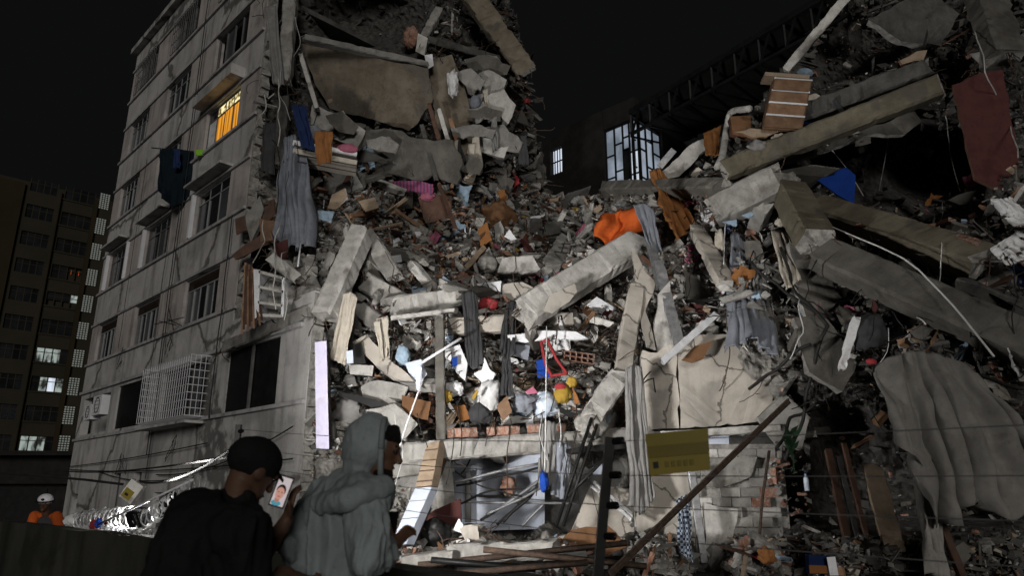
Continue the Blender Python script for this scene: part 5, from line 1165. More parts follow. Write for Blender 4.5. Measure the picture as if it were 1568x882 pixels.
rod('hanging_wire','long wire slanting before the red panel','wire',[(1490,40),(1510,110),(1544,180),(1560,240)],.012,'conc_lt',-1.6,wob=.1,seg=6)
for i, (a) in enumerate(([(1196,376),(1216,440),(1262,500)],[(1150,400),(1196,440),(1240,470),(1282,486)],[(1240,530),(1190,560),(1150,600)],[(1270,500),(1230,610),(1208,700)],[(1400,560),(1470,570),(1568,590)],[(1256,620),(1210,640),(1190,690)])):
    rod('conduit',('black conduit running down over the leaning slab','black conduit curling under the thick brown column stub','black conduit bending from the lower slab to the plaster wall','long black conduit dropping past the small plant','black conduit lying above the huge draped sheet','short black conduit over the end of the diagonal rail')[i],'conduit',a,.035,'wire',-.9,group='conduits in the wreckage',wob=.15,seg=6)
bc_ = plate('box_carton','dark blue carton lying at the bottom right','carton',[(1238,850),(1266,852),(1268,880),(1240,880)],.15,0,mat='cl_navy',core='cl_navy',Y=11.2,jag=.003)
ol_ = plate('print_band',None,None,[(1239,866),(1267,867),(1268,879),(1240,879)],.02,0,mat='cl_ochre',core='cl_ochre',Y=11.15,jag=.002)
ol_.parent = bc_; ol_.location -= bc_.location
plate('white_card','white card standing beside the dark blue carton','card',[(1266,854),(1279,853),(1284,882),(1271,882)],.01,0,mat='white',core='white',Y=11.1,jag=.002)
bundle('amber_bag','crumpled amber plastic bag at the bottom right','bag',1174,852,12,12,'cl_ochre',0,.5,Y=12.4)
pb = empty('water_bottle', un(1236, 752, 13.6)); tag(pb, 'clear blue water bottle hanging in the dark lower right', 'bottle')
k = MB(); prof = [(0,.0),(.045,.0),(.045,.20),(.03,.25),(.016,.28),(.016,.31),(0,.31)]; n = 10
for r_, z in prof:
    for j in range(n): k.v.append(Vector((r_*math.cos(j*6.283/n), r_*math.sin(j*6.283/n), z)))
for i in range(len(prof)-1):
    for j in range(n): k.f.append([i*n+j,i*n+(j+1)%n,(i+1)*n+(j+1)%n,(i+1)*n+j]); k.m.append(0)
k.build('body', M['bag'], pb, True); MB().tube([(0,0,.30),(0,0,.33)], .02, 8).build('cap', M['cl_blue'], pb)
pl = empty('plant', un(1214, 700, 14.2)); tag(pl, 'small green leafy plant growing at the end of the block wall', 'plant')
lf = MB(); rr = random.Random(4)
for i in range(9):
    d = Vector((rr.uniform(-.6,.6), rr.uniform(-.5,.1), rr.uniform(.5,1))).normalized(); l = rr.uniform(.25,.5); s_ = d.cross(Vector((0,1,0))).normalized()*.05; b0 = Vector((0,0,.05*i))
    MB().add([b0, b0+d*l*.4+s_, b0+d*l-Vector((0,0,.06)), b0+d*l*.4-s_, b0+d*l*.45+Vector((0,-.02,.02))], [(0,1,4),(1,2,4),(2,3,4),(3,0,4)]).build('leaf', M['cl_green'], pl, True)
MB().tube([(0,0,-.3),(0.02,0,.1),(0,0,.45)], .012, 5).build('stem', M['cl_green'], pl)

rr = random.Random(61)
for i in range(16):
    x = rr.uniform(600, 965); y = rr.uniform(600, 680); L_ = rr.uniform(40, 130)
    rod('hanging_wire','thin loose wire dangling before the long floor beam','wire',[(x,y),(x+rr.uniform(-8,8),y+L_*.5),(x+rr.uniform(-16,16),y+L_)],rr.uniform(.006,.012),rr.choice(['wire','wire','wire_w','rust']),0,Y=15.3,group='wires before the long floor beam',wob=.12,seg=6)
for i in range(14):
    x = rr.uniform(1040, 1560); y = rr.uniform(300, 560); L_ = rr.uniform(40, 150)
    rod('hanging_wire','thin loose wire dangling over the long fallen beams','wire',[(x,y),(x+rr.uniform(-12,12),y+L_*.5),(x+rr.uniform(-30,30),y+L_)],rr.uniform(.006,.012),rr.choice(['wire','wire_w','rust']),-1.0,group='wires over the fallen beams',wob=.2,seg=6)
for i in range(12):
    x = rr.uniform(398, 470); y = rr.uniform(20, 420); L_ = rr.uniform(50, 140)
    rod('hanging_wire','thin loose wire dangling down the torn edge of the block','wire',[(x,y),(x+rr.uniform(-8,8),y+L_*.5),(x+rr.uniform(-14,14),y+L_)],rr.uniform(.008,.016),rr.choice(['wire','wire','conc_lt']),-1.3,group='wires down the torn edge',wob=.2,seg=6)

for i, (x0, y0, x1, y1) in enumerate(((700,110,742,132),(716,168,770,178),(690,196,760,206),(712,90,782,108),(744,196,800,228),(690,240,740,262),(560,214,610,228),(500,176,548,200))):
    plate('slab_scrap','crumpled scrap of floor layer in the shredded upper storeys','slab piece',[(x0,y0),(x0+(x1-x0)*.5,y0-6),(x1,y1-8),(x1-6,y1+6),(x0+(x1-x0)*.4,y1+2),(x0+4,y0+12)],.07,-1.2,.4,.8,('conc','conc_r')[i%2],jag=.08,group='floor layer scraps in the upper storeys',seed=i)
for i in range(10):
    x = rr.uniform(690, 800); y = rr.uniform(80, 220)
    cloth('hanging_strip','torn strip of cloth dangling from the shredded outer corner','cloth',[(x,y),(x+rr.uniform(5,12),y+rr.uniform(-3,3))],[(x+rr.uniform(-8,8),y+rr.uniform(30,60)),(x+rr.uniform(6,16),y+rr.uniform(30,55))],2,.06,rr.choice(['cl_grey','cl_dk','cl_beige','cl_steel']),-1.1,nu=8,nv=12,group='torn strips on the outer corner')
# ================================================================== ALLEY, FENCE, LAMP
fl = empty('floodlight', un(212, 806, 8.85)); tag(fl, 'black work floodlight standing on the boundary wall among bright razor wire', 'floodlight')
_d = (LAMP_AIM - fl.location).normalized(); _x, _y, _z = frame_of(_d)
k = MB(); k.obox(Vector((0,0,.10)), _x*.07, _y*.13, _z*.09); k.build('housing', M['black'], fl)
k = MB()
for i in range(5): k.obox(Vector((0,0,.10)) - _x*.085, _x*.014, _y*(.006), _z*.08); k.v = [v for v in k.v]
for i in range(5): k.obox(Vector((0,0,.10)) - _x*.085 + _y*(-.1+.05*i), _x*.016, _y*.005, _z*.085)
k.build('cooling_fin', M['black'], fl)
MB().tube([Vector((0,0,.10))-_y*.15, Vector((0,0,.02))-_y*.15, Vector((0,0,0)), Vector((0,0,.02))+_y*.15, Vector((0,0,.10))+_y*.15], .010, 6).build('bracket', M['metal'], fl)
k = MB(); k.obox(Vector((0,0,.10)) + _x*.076, _x*.004, _y*.12, _z*.08); k.build('lens', emit('lamp_lens', (1,.97,.92), 25), fl)
ld = bpy.data.lights.new('floodlight_beam', 'SPOT'); ld.energy = LAMP_W; ld.spot_size = rad(98); ld.spot_blend = 1.0; ld.shadow_soft_size = .45; ld.color = (1.0, .975, .94)
lb_ = bpy.data.objects.new('floodlight_beam', ld); COL.objects.link(lb_); lb_.location = fl.location + Vector((0,0,.10)) + _x*.11; lb_.rotation_euler = _d.to_track_quat('-Z','Y').to_euler()
ld2 = bpy.data.lights.new('floodlight_spill', 'POINT'); ld2.energy = SPILL_W; ld2.shadow_soft_size = .05; ld2.color = (1.0, .98, .95)
lb2 = bpy.data.objects.new('floodlight_spill', ld2); COL.objects.link(lb2); lb2.location = fl.location + Vector((0,0,.12)) + _x*.16
for o in (lb_, lb2): o.parent = fl; o.location -= fl.location

rzm = surf('galvanised_razor_wire', (.70,.71,.72), (.80,.81,.82), scale=9, bump=0, vary=0, rough=.35, metal=.4, spec=.6)
def razor(label, axis, rad_, turns, seed):
    rr = random.Random(seed); A_ = [un(*p) for p in axis]; n = turns*14; pts = []
    seg = [(A_[i+1]-A_[i]).length for i in range(len(A_)-1)]; T = sum(seg)
    for i in range(n+1):
        s = T*i/n; j = 0
        while j < len(seg)-1 and s > seg[j]: s -= seg[j]; j += 1
        p = A_[j].lerp(A_[j+1], s/seg[j]); a = 2*math.pi*turns*i/n
        pts.append(p + Vector((math.cos(a)*.5, math.cos(a)*.5, math.sin(a)))*rad_*(1+.25*nz((i*.1,seed,0))))
    c = A_[len(A_)//2]; mb = MB().tube(pts, .007, 4)
    for i in range(3, n-3, 3):
        t = (pts[i+1]-pts[i-1]).normalized(); s = t.cross(Vector((rr.uniform(-1,1),rr.uniform(-1,1),rr.uniform(-1,1)))).normalized()
        for sg in (1,-1): mb.add([pts[i]+s*.008*sg+t*.035, pts[i]+s*.034*sg, pts[i]+s*.008*sg-t*.035, pts[i]+s*.012*sg+s.cross(t)*.004], [(0,1,3),(1,2,3),(2,0,3),(0,2,1)])
    tag(mb.build('razor_wire', rzm, None, False, c), label, 'razor wire')
razor('coil of glaring razor wire running up to the black shirted man', [(205,806,9.0),(250,778,8.4),(305,738,7.6)], .10, 12, 1)
razor('far coil of razor wire along the wall top near the worker', [(120,798,11.4),(165,795,10.1),(208,792,9.1)], .13, 14, 2)
razor('low strand of razor wire lying on the wall beside the floodlight', [(96,800,12.0),(160,812,10.0),(206,822,8.6),(290,812,7.0)], .05, 22, 3)
rod('steel_rod','straight bright steel rod rising above the razor wire','rod',[(150,804,9.9),(296,735,7.6)],.012,'white_f',0,n=6)
bundle('red_blue_bag','red and blue bag on the wall under the razor wire','bag',150,803,12,8,'cl_red',0,.4,Y=10.3)
bundle('blue_patch','small blue bag hooked on the razor wire','bag',151,801,5,7,'cl_vblue',0,.4,Y=10.1)
bundle('white_bag','crumpled white bag on the wall beside the worker','bag',110,797,10,9,'cl_white',0,.5,Y=11.5)
# electric fence
def fpt(px, z):       # point above the wall centre line seen at photo column px
    u = (px-784)/F_PX; t = 0.0
    for _ in range(12): t = u*((4.05-t)*_c + (z-CAM_H)*_s)
    return Vector((t, 4.05-t, z))
FZ = [1.30, 1.44, 1.58, 1.74, 1.90]
f1, f2 = fpt(345, 1.0), fpt(912, 1.0)
for i, (b, tp) in enumerate(((f1, fpt(366, 2.08)), (f2, fpt(934, 1.76)))):
    e = empty('fence_post', b); tag(e, ('slim fence post with insulators behind the black shirted man', 'dark fence post standing close at the bottom centre')[i], 'post')
    MB().bar((0,0,0), tp-b, .045, .045).build('post', M['black'] if i else M['alu_dk'], e)
    for j, z in enumerate(FZ[:4] if i else [1.75, 1.9, 2.02]):
        p = b.lerp(tp, (z-b.z)/(tp.z-b.z)) - b
        MB().tube([p+Vector((.02,-.02,0)), p+Vector((.05,-.05,0)), p+Vector((.055,-.055,0))], .018, 8).build('insulator', M['black'], e)
for j, z in enumerate(FZ[:4]):
    a = fpt(366, z+.3); b = fpt(930, z); c2_ = Vector((3.2, .85, z-.02)); d2_ = Vector((-9, 13.05, z+.25))
    tag(MB().tube(sag(a, b, .03, 10) + sag(b, c2_, .02, 8)[1:], .0022, 5).build('fence_wire', M['alu_dk'], None, False, b), ('lowest','second','third','top')[j] + ' thin electric fence wire crossing the foreground', 'fence wire')
sg = empty('warning_sign', un(1037, 692, 2.95)); tag(sg, 'blurred yellow warning plate hanging on the fence wires', 'sign')
def sp(x, y, d=0): return un(x, y, 2.95+.0006*(1037-x)+d) - sg.location
def sq(nm, a, b, c, d, m, dd, th, par): P = [sp(*p, dd) for p in (d, c, b, a)]; return sheet(nm, P, m, par, Vector((0,th,0)))
sq('plate',(988,665),(1084,656),(1088,720),(996,729),'yellow',0,.006,sg)
sq('band',(990,684),(1085,676),(1086,694),(992,702),'yellow_dk',-.004,.003,sg)
sq('symbol',(1000,708),(1008,707),(1009,717),(1001,718),'black',-.004,.003,sg)
for i in range(5): sq('print',(1018+i*9.5,707-i*.8),(1024+i*9.5,706-i*.8),(1025+i*9.5,715-i*.8),(1019+i*9.5,716-i*.8),'yellow_dk',-.004,.003,sg)
# cable with junction box over the alley
tag(MB().tube([un(-40,722,13), un(60,729,12.6), un(130,735,12.3), un(188,742,12)] , .022, 6).build('overhead_cable', M['wire']), 'thick black cable running from the frame edge to the yellow labelled box', 'cable')
tag(MB().tube(sag(un(214,738,12), un(352,690,7.0), .12), .016, 6).build('overhead_cable', M['wire']), 'black cable sloping from the yellow labelled box up to the fence post', 'cable')
tag(MB().tube(sag(un(100,722,20), un(410,690,7.6), .1), .014, 5).build('overhead_cable', M['wire']), 'thin black cable crossing before the block behind the cap', 'cable')
jb = empty('junction_box', un(203, 753, 12)); tag(jb, 'pale tilted box with yellow label hanging on the cable', 'box')
jb.rotation_euler = (0, rad(32), 0)
MB().box((-.12,-.05,-.16),(.12,.08,.16)).build('case', M['conc_lt'], jb); MB().box((-.10,-.056,-.13),(.06,-.051,.02)).build('label_plate', M['yellow'], jb)
MB().box((-.06,-.060,-.09),(.0,-.057,-.05)).build('mark', M['black'], jb)
# washing on the facade
ck = empty('clothes_rail', un(272, 229, 22.4)); tag(ck, 'thin clothes rail jutting from the facade under the lit window', 'rail')
MB().tube([un(232,226,22.4)-ck.location, un(318,234,22.4)-ck.location], .02, 6).build('rail', M['wire'], ck)
for px in (262, 304): MB().tube([un(px,229.5+(px-262)*.08,22.4)-ck.location, un(px+8,222,23.2)-ck.location], .015, 5).build('bracket', M['wire'], ck)
cloth('dark_jacket','large dark teal garment hanging from the clothes rail','garment',[(244,228),(272,228),(298,232)],[(238,292),(262,318),(294,306)],4,.12,'cl_teal',0,Y=22.35,nu=30,nv=26)
cloth('blue_shirt','narrow blue garment hanging at the middle of the clothes rail','garment',[(266,228),(276,229)],[(266,258),(276,258)],2,.05,'cl_blue',0,Y=22.1,nu=10,nv=12)
cloth('lime_cloth','bright lime green cloth on the end of the clothes rail','cloth',[(299,229),(315,229)],[(300,238),(314,237)],2,.03,'cl_lime',0,Y=21.6,nu=10,nv=6)
an = empty('antenna', un(262, 496, 21.4)); tag(an, 'bare wire antenna sticking out of the facade', 'antenna')
for a, b in (((236,497),(282,486)),((258,470),(266,506)),((256,488),(280,500)),((244,492),(270,498))): MB().tube([un(*a,21.3)-an.location, un(*b,21.5)-an.location], .014, 4).build('rod', M['wire'], an)

# ================================================================== PEOPLE
def cap(mb_list, a, ra, b, rb, n=14, fl=(1,1)):
    """closed tapered capsule"""
    a = Vector(a); b = Vector(b); ax = b-a
    if ax.length < 1e-4: ax = Vector((0,0,1e-3)); b = a+ax
    x, y, z = frame_of(ax); rings = []
    for t in (-80,-55,-28,0): rings.append((a + x*ra*math.sin(rad(t)), ra*math.cos(rad(t))))
    for t in (0,28,55,80): rings.append((b + x*rb*math.sin(rad(t)), rb*math.cos(rad(t))))
    mb = mb_list; o = len(mb.v)
    for p, r in rings:
        for j in range(n): q = 2*math.pi*j/n; mb.v.append(p + y*math.cos(q)*r*fl[0] + z*math.sin(q)*r*fl[1])
    k = len(rings)
    for i in range(k-1):
        for j in range(n): mb.f.append([o+i*n+j, o+i*n+(j+1)%n, o+(i+1)*n+(j+1)%n, o+(i+1)*n+j]); mb.m.append(0)
    mb.f.append([o+j for j in range(n)][::-1]); mb.m.append(0); mb.f.append([o+(k-1)*n+j for j in range(n)]); mb.m.append(0)
def ell(mb, c, fx, fy, fz):
    """ellipsoid with half-axis vectors"""
    o = len(mb.v); n, k = 18, 10
    for i in range(k+1):
        t = math.pi*(i+.0)/k; tt = max(.02, min(math.pi-.02, t))
        for j in range(n): q = 2*math.pi*j/n; mb.v.append(Vector(c) + fx*math.sin(tt)*math.cos(q) + fy*math.sin(tt)*math.sin(q) + fz*math.cos(tt))
    for i in range(k):
        for j in range(n): mb.f.append([o+i*n+j, o+(i+1)*n+j, o+(i+1)*n+(j+1)%n, o+i*n+(j+1)%n]); mb.m.append(0)
    mb.f.append([o+j for j in range(n)]); mb.m.append(0); mb.f.append([o+k*n+j for j in range(n)][::-1]); mb.m.append(0)
def fuse(name, mb, mat, parent, voxel=.012, it=4, fold=0.0, fsc=6.0, seed=0.0, stretch=(1,1,.35)):
    """weld overlapping volumes into one continuous skin, relax it, add cloth folds"""
    o = mk(name, mb.v, mb.f, mat, None); m = o.modifiers.new('r', 'REMESH'); m.mode = 'VOXEL'; m.voxel_size = voxel
    s = o.modifiers.new('s', 'SMOOTH'); s.iterations = it; s.factor = .6
    dg = bpy.context.evaluated_depsgraph_get(); me = bpy.data.meshes.new_from_object(o.evaluated_get(dg)); bpy.data.objects.remove(o)
    if fold:
        nrm = [v.normal.copy() for v in me.vertices]
        for v, nn in zip(me.vertices, nrm):
            p = Vector((v.co.x*stretch[0], v.co.y*stretch[1], v.co.z*stretch[2]))*fsc + Vector((seed,0,0))
            p = p + Vector((noise.noise(p*.5), noise.noise(p*.5+Vector((7,0,0))), noise.noise(p*.5+Vector((0,7,0)))))*.9; w = noise.ridged_multi_fractal(p, 1.1, 2.0, 3, 1.0, 1.6) - 1.0
            v.co += nn*(fold*w*.6 + fold*.6*noise.noise(p*.6))
    me.materials.clear(); me.materials.append(mat); me.polygons.foreach_set('use_smooth', [True]*len(me.polygons)); me.update()
    r = bpy.data.objects.new(name, me); link(r, parent); r.location = -Vector(parent.location); return r
def head_vol(mb, c, f, up=Vector((0,0,1)), s=1.0):
    f = f.normalized(); r = f.cross(up).normalized(); u = r.cross(f)
    ell(mb, c + u*.02*s, f*.098*s, r*.076*s, u*.112*s)
    ell(mb, c + f*.030*s - u*.055*s, f*.066*s, r*.056*s, u*.070*s)                 # jaw
    cap(mb, c + f*.096*s + u*.018*s, .010*s, c + f*.117*s - u*.026*s, .015*s)      # nose
    cap(mb, c + f*.090*s + u*.030*s - r*.035*s, .014*s, c + f*.090*s + u*.030*s + r*.035*s, .014*s)   # brow
    cap(mb, c + f*.088*s - u*.062*s - r*.018*s, .011*s, c + f*.088*s - u*.062*s + r*.018*s, .011*s)   # lips
    ell(mb, c + f*.085*s - u*.098*s, f*.022*s, r*.026*s, u*.020*s)                 # chin
    for sg in (-1, 1): ell(mb, c + r*.078*s*sg - f*.008*s, f*.026*s, r*.010*s, u*.034*s)   # ears
    return f, r, u
def face_parts(par, c, f, r, u, s=1.0):
    L = Vector(par.location)
    for sg in (-1, 1):
        k = MB(); ell(k, c + f*.088*s + u*.010*s + r*.033*s*sg - L, f*.012*s, r*.014*s, u*.008*s); k.build('eye', M['glass'], par, True)
        k = MB(); k.tube([c + f*.100*s + u*.034*s + r*(.016+.012*i)*s*sg - L - f*.004*i*s for i in range(4)], .0055*s, 5); k.build('eyebrow', M['hair'], par, True)
    k = MB(); k.tube([c + f*.0985*s - u*.062*s + r*(-.022+.011*i)*s - L - f*.002*abs(i-2)*s for i in range(5)], .0045*s, 5); k.build('mouth', M['cl_maroon'], par, True)
def hand_vol(mb, wrist, d, palm_n, curl=.9, s=1.0, thumb=1):
    """palm plus five bent fingers; d = pointing direction, palm_n = direction the palm faces"""
    d = d.normalized(); n = (palm_n - d*palm_n.dot(d)).normalized(); r = d.cross(n)
    ell(mb, wrist + d*.048*s, d*.052*s, r*.040*s, n*.016*s); cap(mb, wrist - d*.03*s, .026*s, wrist + d*.02*s, .024*s)
    for i, (off, ln) in enumerate(((-.030,.072),(-.010,.082),(.010,.076),(.029,.060))):
        p = wrist + d*.088*s + r*off*s; dd = d.copy()
        for k in range(3):
            q = p + dd*ln*s*(.45,.32,.23)[k]; cap(mb, p, (.0095,.0088,.008)[k]*s, q, (.0088,.008,.007)[k]*s, 8); p = q
            dd = (Matrix.Rotation(-curl*(.8,.9,.5)[k], 3, r) @ dd)
    p = wrist + d*.03*s - r*.034*s*thumb; dd = (d*.7 - r*.75*thumb + n*.45).normalized()
    for k in range(2):
        q = p + dd*(.042,.032)[k]*s; cap(mb, p, (.012,.010)[k]*s, q, (.010,.0085)[k]*s, 8); p = q; dd = (dd*.7 + d*.4 + n*.35).normalized()
def phone(label, c, d_long, d_wide, nrm, w=.064, h=.132, lit=True):
    e = empty('phone', c); tag(e, label, 'phone')
    k = MB(); k.obox(Vector((0,0,0)), d_wide*w/2, nrm*.004, d_long*h/2); k.build('case', M['black'], e)
    if not lit: return e
    k = MB(); k.obox(nrm*.0046, d_wide*(w/2-.005), nrm*.0006, d_long*(h/2-.007)); scn = k.build('screen', emit('phone_screen', (.80,.70,.72), .62), e)
    def blob(nm, u, v, ru, rv, col, lift, st=.6):
        u, v, ru, rv = u*.85, v*.85, ru*.85, rv*.85; k = MB(); P = [nrm*(.0053+lift) + d_wide*(u+ru*math.cos(t*.3927)) + d_long*(v+rv*math.sin(t*.3927)) for t in range(16)]
        k.v = P + [p + nrm*.0002 for p in P]; k.f = [list(range(16)), list(range(16,32))[::-1]]; k.m = [0,0]; k.build(nm, emit('phone_'+nm, col, st), scn)
    blob('print_shirt', -.006, -.058, .024, .013, (.10,.42,.55), 0); blob('print_neck', -.006, -.040, .012, .016, (.62,.28,.20), .0003)
    blob('print_hair', -.002, .004, .023, .030, (.03,.02,.02), .0006); blob('print_face', -.003, -.010, .021, .030, (.80,.42,.33), .0009)
    for sgn in (-1, 1): blob('print_eye', -.003+sgn*.008, -.004, .004, .0022, (.06,.03,.03), .0012)
    blob('print_mouth', -.003, -.025, .007, .0025, (.45,.10,.10), .0012)
    return e

# ---- man in the grey hoodie
pB = empty('person', Vector((-.80, 3.45, 0))); tag(pB, 'man in grey hoodie with hood up, turned to the right, holding a phone', 'person')
hd = un(577, 690, 3.42); fB = Vector((.93, .05, -.20)); neck = un(548, 745, 3.42)
sl, sr = un(482, 782, 3.56), un(566, 762, 3.34); el, er = un(446, 836, 3.36), un(562, 862, 3.22); wl_, wr = un(486, 872, 3.72), un(598, 842, 3.50)
ch = un(512, 800, 3.47); pv = Vector((ch.x-.02, 3.42, .95))
sk = MB(); f_, r_, u_ = head_vol(sk, hd, fB, Vector((-.12,0,1)))
cap(sk, neck, .058, hd - u_*.05 - f_*.02, .052); cap(sk, pv, .13, ch, .14); cap(sk, sl, .05, el, .04); cap(sk, el, .04, wl_, .028); cap(sk, sr, .05, er, .04); cap(sk, er, .04, wr, .027); cap(sk, sl, .07, sr, .07)
hand_vol(sk, wr, Vector((.45,.45,.55)), Vector((-.5,.5,.2)), 1.1, 1.0, -1); hand_vol(sk, wl_, Vector((.6,.7,.1)), Vector((.2,-.3,1)), .7)
for sg in (-1, 1):
    hp = pv + Vector((.09*sg,.03*sg,-.02)); kn = Vector((hp.x+.02, hp.y+.06, .50)); an_ = Vector((hp.x, hp.y, .09)); cap(sk, hp, .085, kn, .058); cap(sk, kn, .056, an_, .038); cap(sk, an_ + Vector((0,0,-.03)), .04, an_ + Vector((.10,.12,-.045)), .035)
fuse('body', sk, M['skin'], pB, .0085, 2)
face_parts(pB, hd, f_, r_, u_)
hg = MB()
cap(hg, pv + Vector((0,0,-.05)), .19, ch + Vector((0,0,.02)), .185, fl=(1.05,.85)); cap(hg, sl + Vector((.03,0,-.02)), .095, sr, .115); cap(hg, ch, .18, neck + Vector((-.05,0,-.05)), .12)
cap(hg, sl, .088, el, .078); cap(hg, el, .080, wl_, .055); cap(hg, sr, .105, er, .092); cap(hg, er, .092, wr - (wr-er).normalized()*.03, .050)
fuse('hoodie', hg, M['hoodie'], pB, .008, 3, .046, 6.0, 3.0, (1.5,1.5,.5))
ho = MB(); hc = hd - f_*.050 + u_*.018; ell(ho, hc, f_*.118, r_*.112, u_*.145); cap(ho, hc - u_*.05 - f_*.005, .092, neck + Vector((.0,0,.03)), .072)
for px_, py_, Y_, r1, r2 in ((484,774,3.40,.090,.050),(508,770,3.30,.095,.055),(536,764,3.24,.095,.058),(562,756,3.24,.090,.055),(584,748,3.30,.080,.050)): cap(ho, un(546, 744, 3.37), r1*.82, un(px_, py_, Y_), r2)
for a_, b_ in (((484,774,3.40),(508,770,3.30)),((508,770,3.30),(536,764,3.24)),((536,764,3.24),(562,756,3.24)),((562,756,3.24),(584,748,3.30))): cap(ho, un(*a_), .052, un(*b_), .055)
o = fuse('hood', ho, M['hoodie'], pB, .008, 2, .026, 6.5, 8.0, (1.2,1.2,.7))
k = MB(); k.tube([hd + f_*(.030-.030*math.sin(t*.3927)) + r_*.104*math.cos(t*.3927) + u_*(.008+.140*math.sin(t*.3927)) - pB.location for t in range(17)], .014, 7); k.build('hood_rim', M['hoodie'], pB, True)
hh = MB(); rr = random.Random(9)
for i in range(46):
    a = rr.uniform(-1.2,1.2); b = rr.uniform(.1,.9); p = hd + f_*(.088*math.cos(a)*(1-.35*b)) + r_*.072*math.sin(a) + u_*(.055+.068*b)
    ell(hh, p, f_*.020, r_*.018, u_*.018)
ell(hh, hd + u_*.085 + f_*.03, f_*.066, r_*.066, u_*.042)
fuse('hair', hh, M['hair'], pB, .007, 1, .004, 30)
bd = MB(); ell(bd, hd + f_*.048 - u_*.092, f_*.056, r_*.054, u_*.036); fuse('beard', bd, M['hair'], pB, .007, 1, .003, 40)
tg = MB(); cap(tg, pv, .17, pv + Vector((0,0,-.1)), .17)
for sg in (-1, 1):
    hp = pv + Vector((.09*sg,.03*sg,-.02)); kn = Vector((hp.x+.02, hp.y+.06, .50)); cap(tg, hp, .105, kn, .082); cap(tg, kn, .08, Vector((hp.x, hp.y, .10)), .062)
fuse('trousers', tg, M['cl_dk'], pB, .014, 3, .008, 7)
phone('dark phone held by the hooded man', wr + Vector((-.01,.06,.10)), Vector((.10,.1,.98)).normalized(), Vector((.8,-.55,0)).normalized(), Vector((.55,.8,0)).normalized(), lit=False)

# ---- man in black with cap
pA = empty('person', Vector((-1.30, 2.95, 0))); tag(pA, 'man in black shirt and black cap leaning forward over a lit phone', 'person')
hdA = un(386, 722, 3.05); fA = Vector((.55, .72, -.45)); neckA = un(362, 770, 3.0)
slA, srA = un(306, 792, 3.16), un(366, 818, 2.84); elA, erA = un(388, 872, 3.22), un(378, 912, 2.86); wlA, wrA = un(437, 800, 3.20), un(440, 880, 3.05)
chA = un(308, 842, 2.95); pvA = un(268, 1010, 2.85)
sk = MB(); f_, r_, u_ = head_vol(sk, hdA, fA, Vector((.35,.2,1)))
cap(sk, neckA, .062, hdA - u_*.06 - f_*.02, .056); cap(sk, pvA, .14, chA, .15); cap(sk, slA, .055, elA, .045); cap(sk, elA, .045, wlA, .030); cap(sk, srA, .055, erA, .046); cap(sk, erA, .046, wrA, .031); cap(sk, slA, .08, srA, .08)
hand_vol(sk, wlA, Vector((.15,.12,.9)), Vector((-.75,-.5,.1)), .55, 1.0, -1); hand_vol(sk, wrA, Vector((.75,.5,-.3)), Vector((-.1,.5,-1)), 1.25)
for sg in (-1, 1):
    hp = pvA + Vector((.08*sg,.09*sg,-.03)); kn = Vector((hp.x+.10, hp.y+.12, .50)); an_ = Vector((hp.x-.02, hp.y, .09)); cap(sk, hp, .09, kn, .062); cap(sk, kn, .06, an_, .040); cap(sk, an_ + Vector((0,0,-.03)), .04, an_ + Vector((.12,.09,-.045)), .035)
fuse('body', sk, M['skin'], pA, .0085, 2); face_parts(pA, hdA, f_, r_, u_)
tg = MB(); cap(tg, pvA + Vector((0,0,-.05)), .20, chA, .19, fl=(1.0,.95)); cap(tg, chA, .185, neckA + Vector((-.02,0,-.06)), .12); cap(tg, slA, .115, srA, .112)
cap(tg, slA, .105, slA.lerp(elA,.75), .085); cap(tg, srA, .10, srA.lerp(erA,.8), .08); cap(tg, neckA - Vector((0,0,.03)), .085, neckA + Vector((.01,0,.0)), .072)
cap(tg, un(250,960,2.75), .12, un(300,800,2.9), .13)
fuse('shirt', tg, M['tee'], pA, .009, 2, .036, 6.0, 5.0, (1.4,1.4,.6))
cp_ = MB(); ell(cp_, hdA + u_*.050 - f_*.008, f_*.112, r_*.092, u_*.092); cap(cp_, hdA + u_*.04 - f_*.05, .085, hdA + u_*.03 - f_*.02, .088)
o = fuse('cap', cp_, M['tee'], pA, .008, 3)
k = MB(); n = 9
for i in range(n):
    a = -1.1 + 2.2*i/(n-1)
    for s_ in (0, 1):
        p = hdA + u_*(.048 - .02*s_*math.cos(a)) + f_*(.095 + .050*s_)*math.cos(a)*1.0 + r_*(.086+.004*s_)*math.sin(a); k.v += [p - pA.location, p - u_*.008 - pA.location]
for i in range(n-1):
    b = i*4; k.f += [[b,b+2,b+6,b+4],[b+1,b+5,b+7,b+3],[b+2,b+3,b+7,b+6],[b,b+4,b+5,b+1]]; k.m += [0]*4
k.build('brim', M['tee'], pA, False)
k = MB(); ell(k, hdA + u_*.140 - f_*.01 - pA.location, f_*.008, r_*.008, u_*.006); k.build('button', M['tee'], pA, True)
tg = MB(); cap(tg, pvA, .175, pvA + Vector((0,0,-.1)), .17)
for sg in (-1, 1):
    hp = pvA + Vector((.08*sg,.09*sg,-.03)); kn = Vector((hp.x+.10, hp.y+.12, .50)); cap(tg, hp, .11, kn, .085); cap(tg, kn, .083, Vector((hp.x-.02, hp.y, .10)), .065)
fuse('trousers', tg, M['cl_dk'], pA, .014, 3, .008, 7)
pc = un(431, 753, 3.14); phone('lit phone showing a face, held by the man in black', pc, Vector((.28,.05,.95)).normalized(), Vector((.93,.2,-.28)).normalized(), Vector((.18,-.98,0)).normalized())

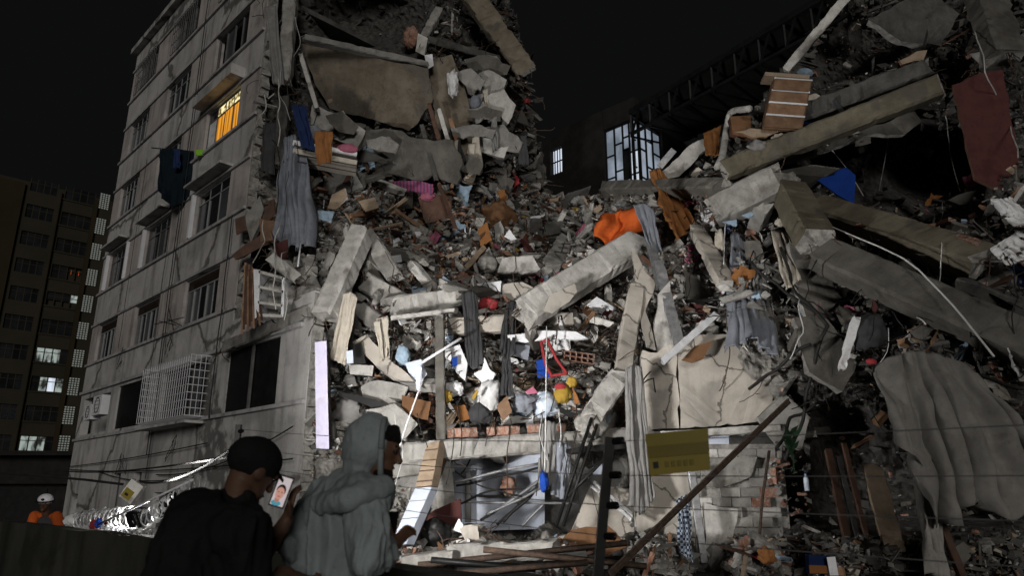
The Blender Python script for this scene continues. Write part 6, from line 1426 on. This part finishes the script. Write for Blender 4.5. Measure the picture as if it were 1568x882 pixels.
# ---- rescue worker behind the wall
pC = empty('person', un(70, 800, 11.9)); pC.location.z = 0; tag(pC, 'rescue worker in orange and black jacket with white helmet behind the wall', 'person')
hw = un(69, 771, 11.9); fw_ = Vector((.25,-.95,-.15)); chC = un(70, 806, 12.0); pvC = Vector((chC.x, 12.05, .42))
sk = MB(); f_, r_, u_ = head_vol(sk, hw, fw_); cap(sk, chC + Vector((0,0,.12)), .06, hw - u_*.05, .055); cap(sk, pvC, .13, chC, .14)
sl, sr = un(53, 791, 11.95), un(87, 791, 11.95); el, er = un(47, 812, 11.8), un(94, 814, 11.8)
wl2, wr2 = el + Vector((.12,-.18,-.06)), er + Vector((-.12,-.18,-.06))
cap(sk, sl, .05, el, .042); cap(sk, el, .042, wl2, .03); cap(sk, sr, .05, er, .042); cap(sk, er, .042, wr2, .03)
hand_vol(sk, wl2, Vector((.4,-.8,-.2)), Vector((0,-.2,-1)), .7); hand_vol(sk, wr2, Vector((-.4,-.8,-.2)), Vector((0,-.2,-1)), .7)
for sg in (-1, 1):
    hp = pvC + Vector((.1*sg,0,-.02)); kn = hp + Vector((.06*sg,-.38,.08)); an_ = Vector((kn.x, kn.y+.12, .09)); cap(sk, hp, .09, kn, .06); cap(sk, kn, .058, an_, .04); cap(sk, an_-Vector((0,0,.03)), .04, an_+Vector((0,-.16,-.045)), .035)
fuse('body', sk, M['skin'], pC, .014, 2); face_parts(pC, hw, f_, r_, u_)
jk = MB(); cap(jk, pvC, .17, chC, .18, fl=(1.1,.8)); cap(jk, chC, .17, chC + Vector((0,0,.1)), .09); fuse('jacket', jk, M['cl_dk'], pC, .016, 3, .008, 7)
for a, b, c3 in ((sl, el, wl2), (sr, er, wr2)):
    jk = MB(); cap(jk, chC.lerp(a,.55) + Vector((0,0,.06)), .06, a, .085); cap(jk, a, .085, b, .07); cap(jk, b, .07, c3, .05); fuse('sleeve', jk, M['cl_orange'], pC, .014, 3, .008, 8)
k = MB(); ell(k, hw + u_*.060, f_*.128, r_*.110, u_*.088); k.v = [Vector((v.x, v.y, v.z)) for v in k.v]; fuse('helmet', k, M['white_f'], pC, .012, 1)
k = MB(); k.tube([hw + u_*.035 + f_*.135*math.cos(t*.3927) + r_*.118*math.sin(t*.3927) - pC.location for t in range(17)], .012, 6); k.build('helmet_rim', M['black'], pC, True)
k = MB(); ell(k, hw + u_*.075 + f_*.125 - pC.location, f_*.02, r_*.025, u_*.02); k.build('head_lamp', M['black'], pC, True)
tr_ = MB()
for sg in (-1, 1):
    hp = pvC + Vector((.1*sg,0,-.02)); kn = hp + Vector((.06*sg,-.38,.08)); cap(tr_, hp, .11, kn, .08); cap(tr_, kn, .08, Vector((kn.x, kn.y+.12, .1)), .062)
cap(tr_, pvC + Vector((-.08,0,0)), .13, pvC + Vector((.08,0,0)), .13); fuse('trousers', tr_, M['cl_dk'], pC, .016, 3)
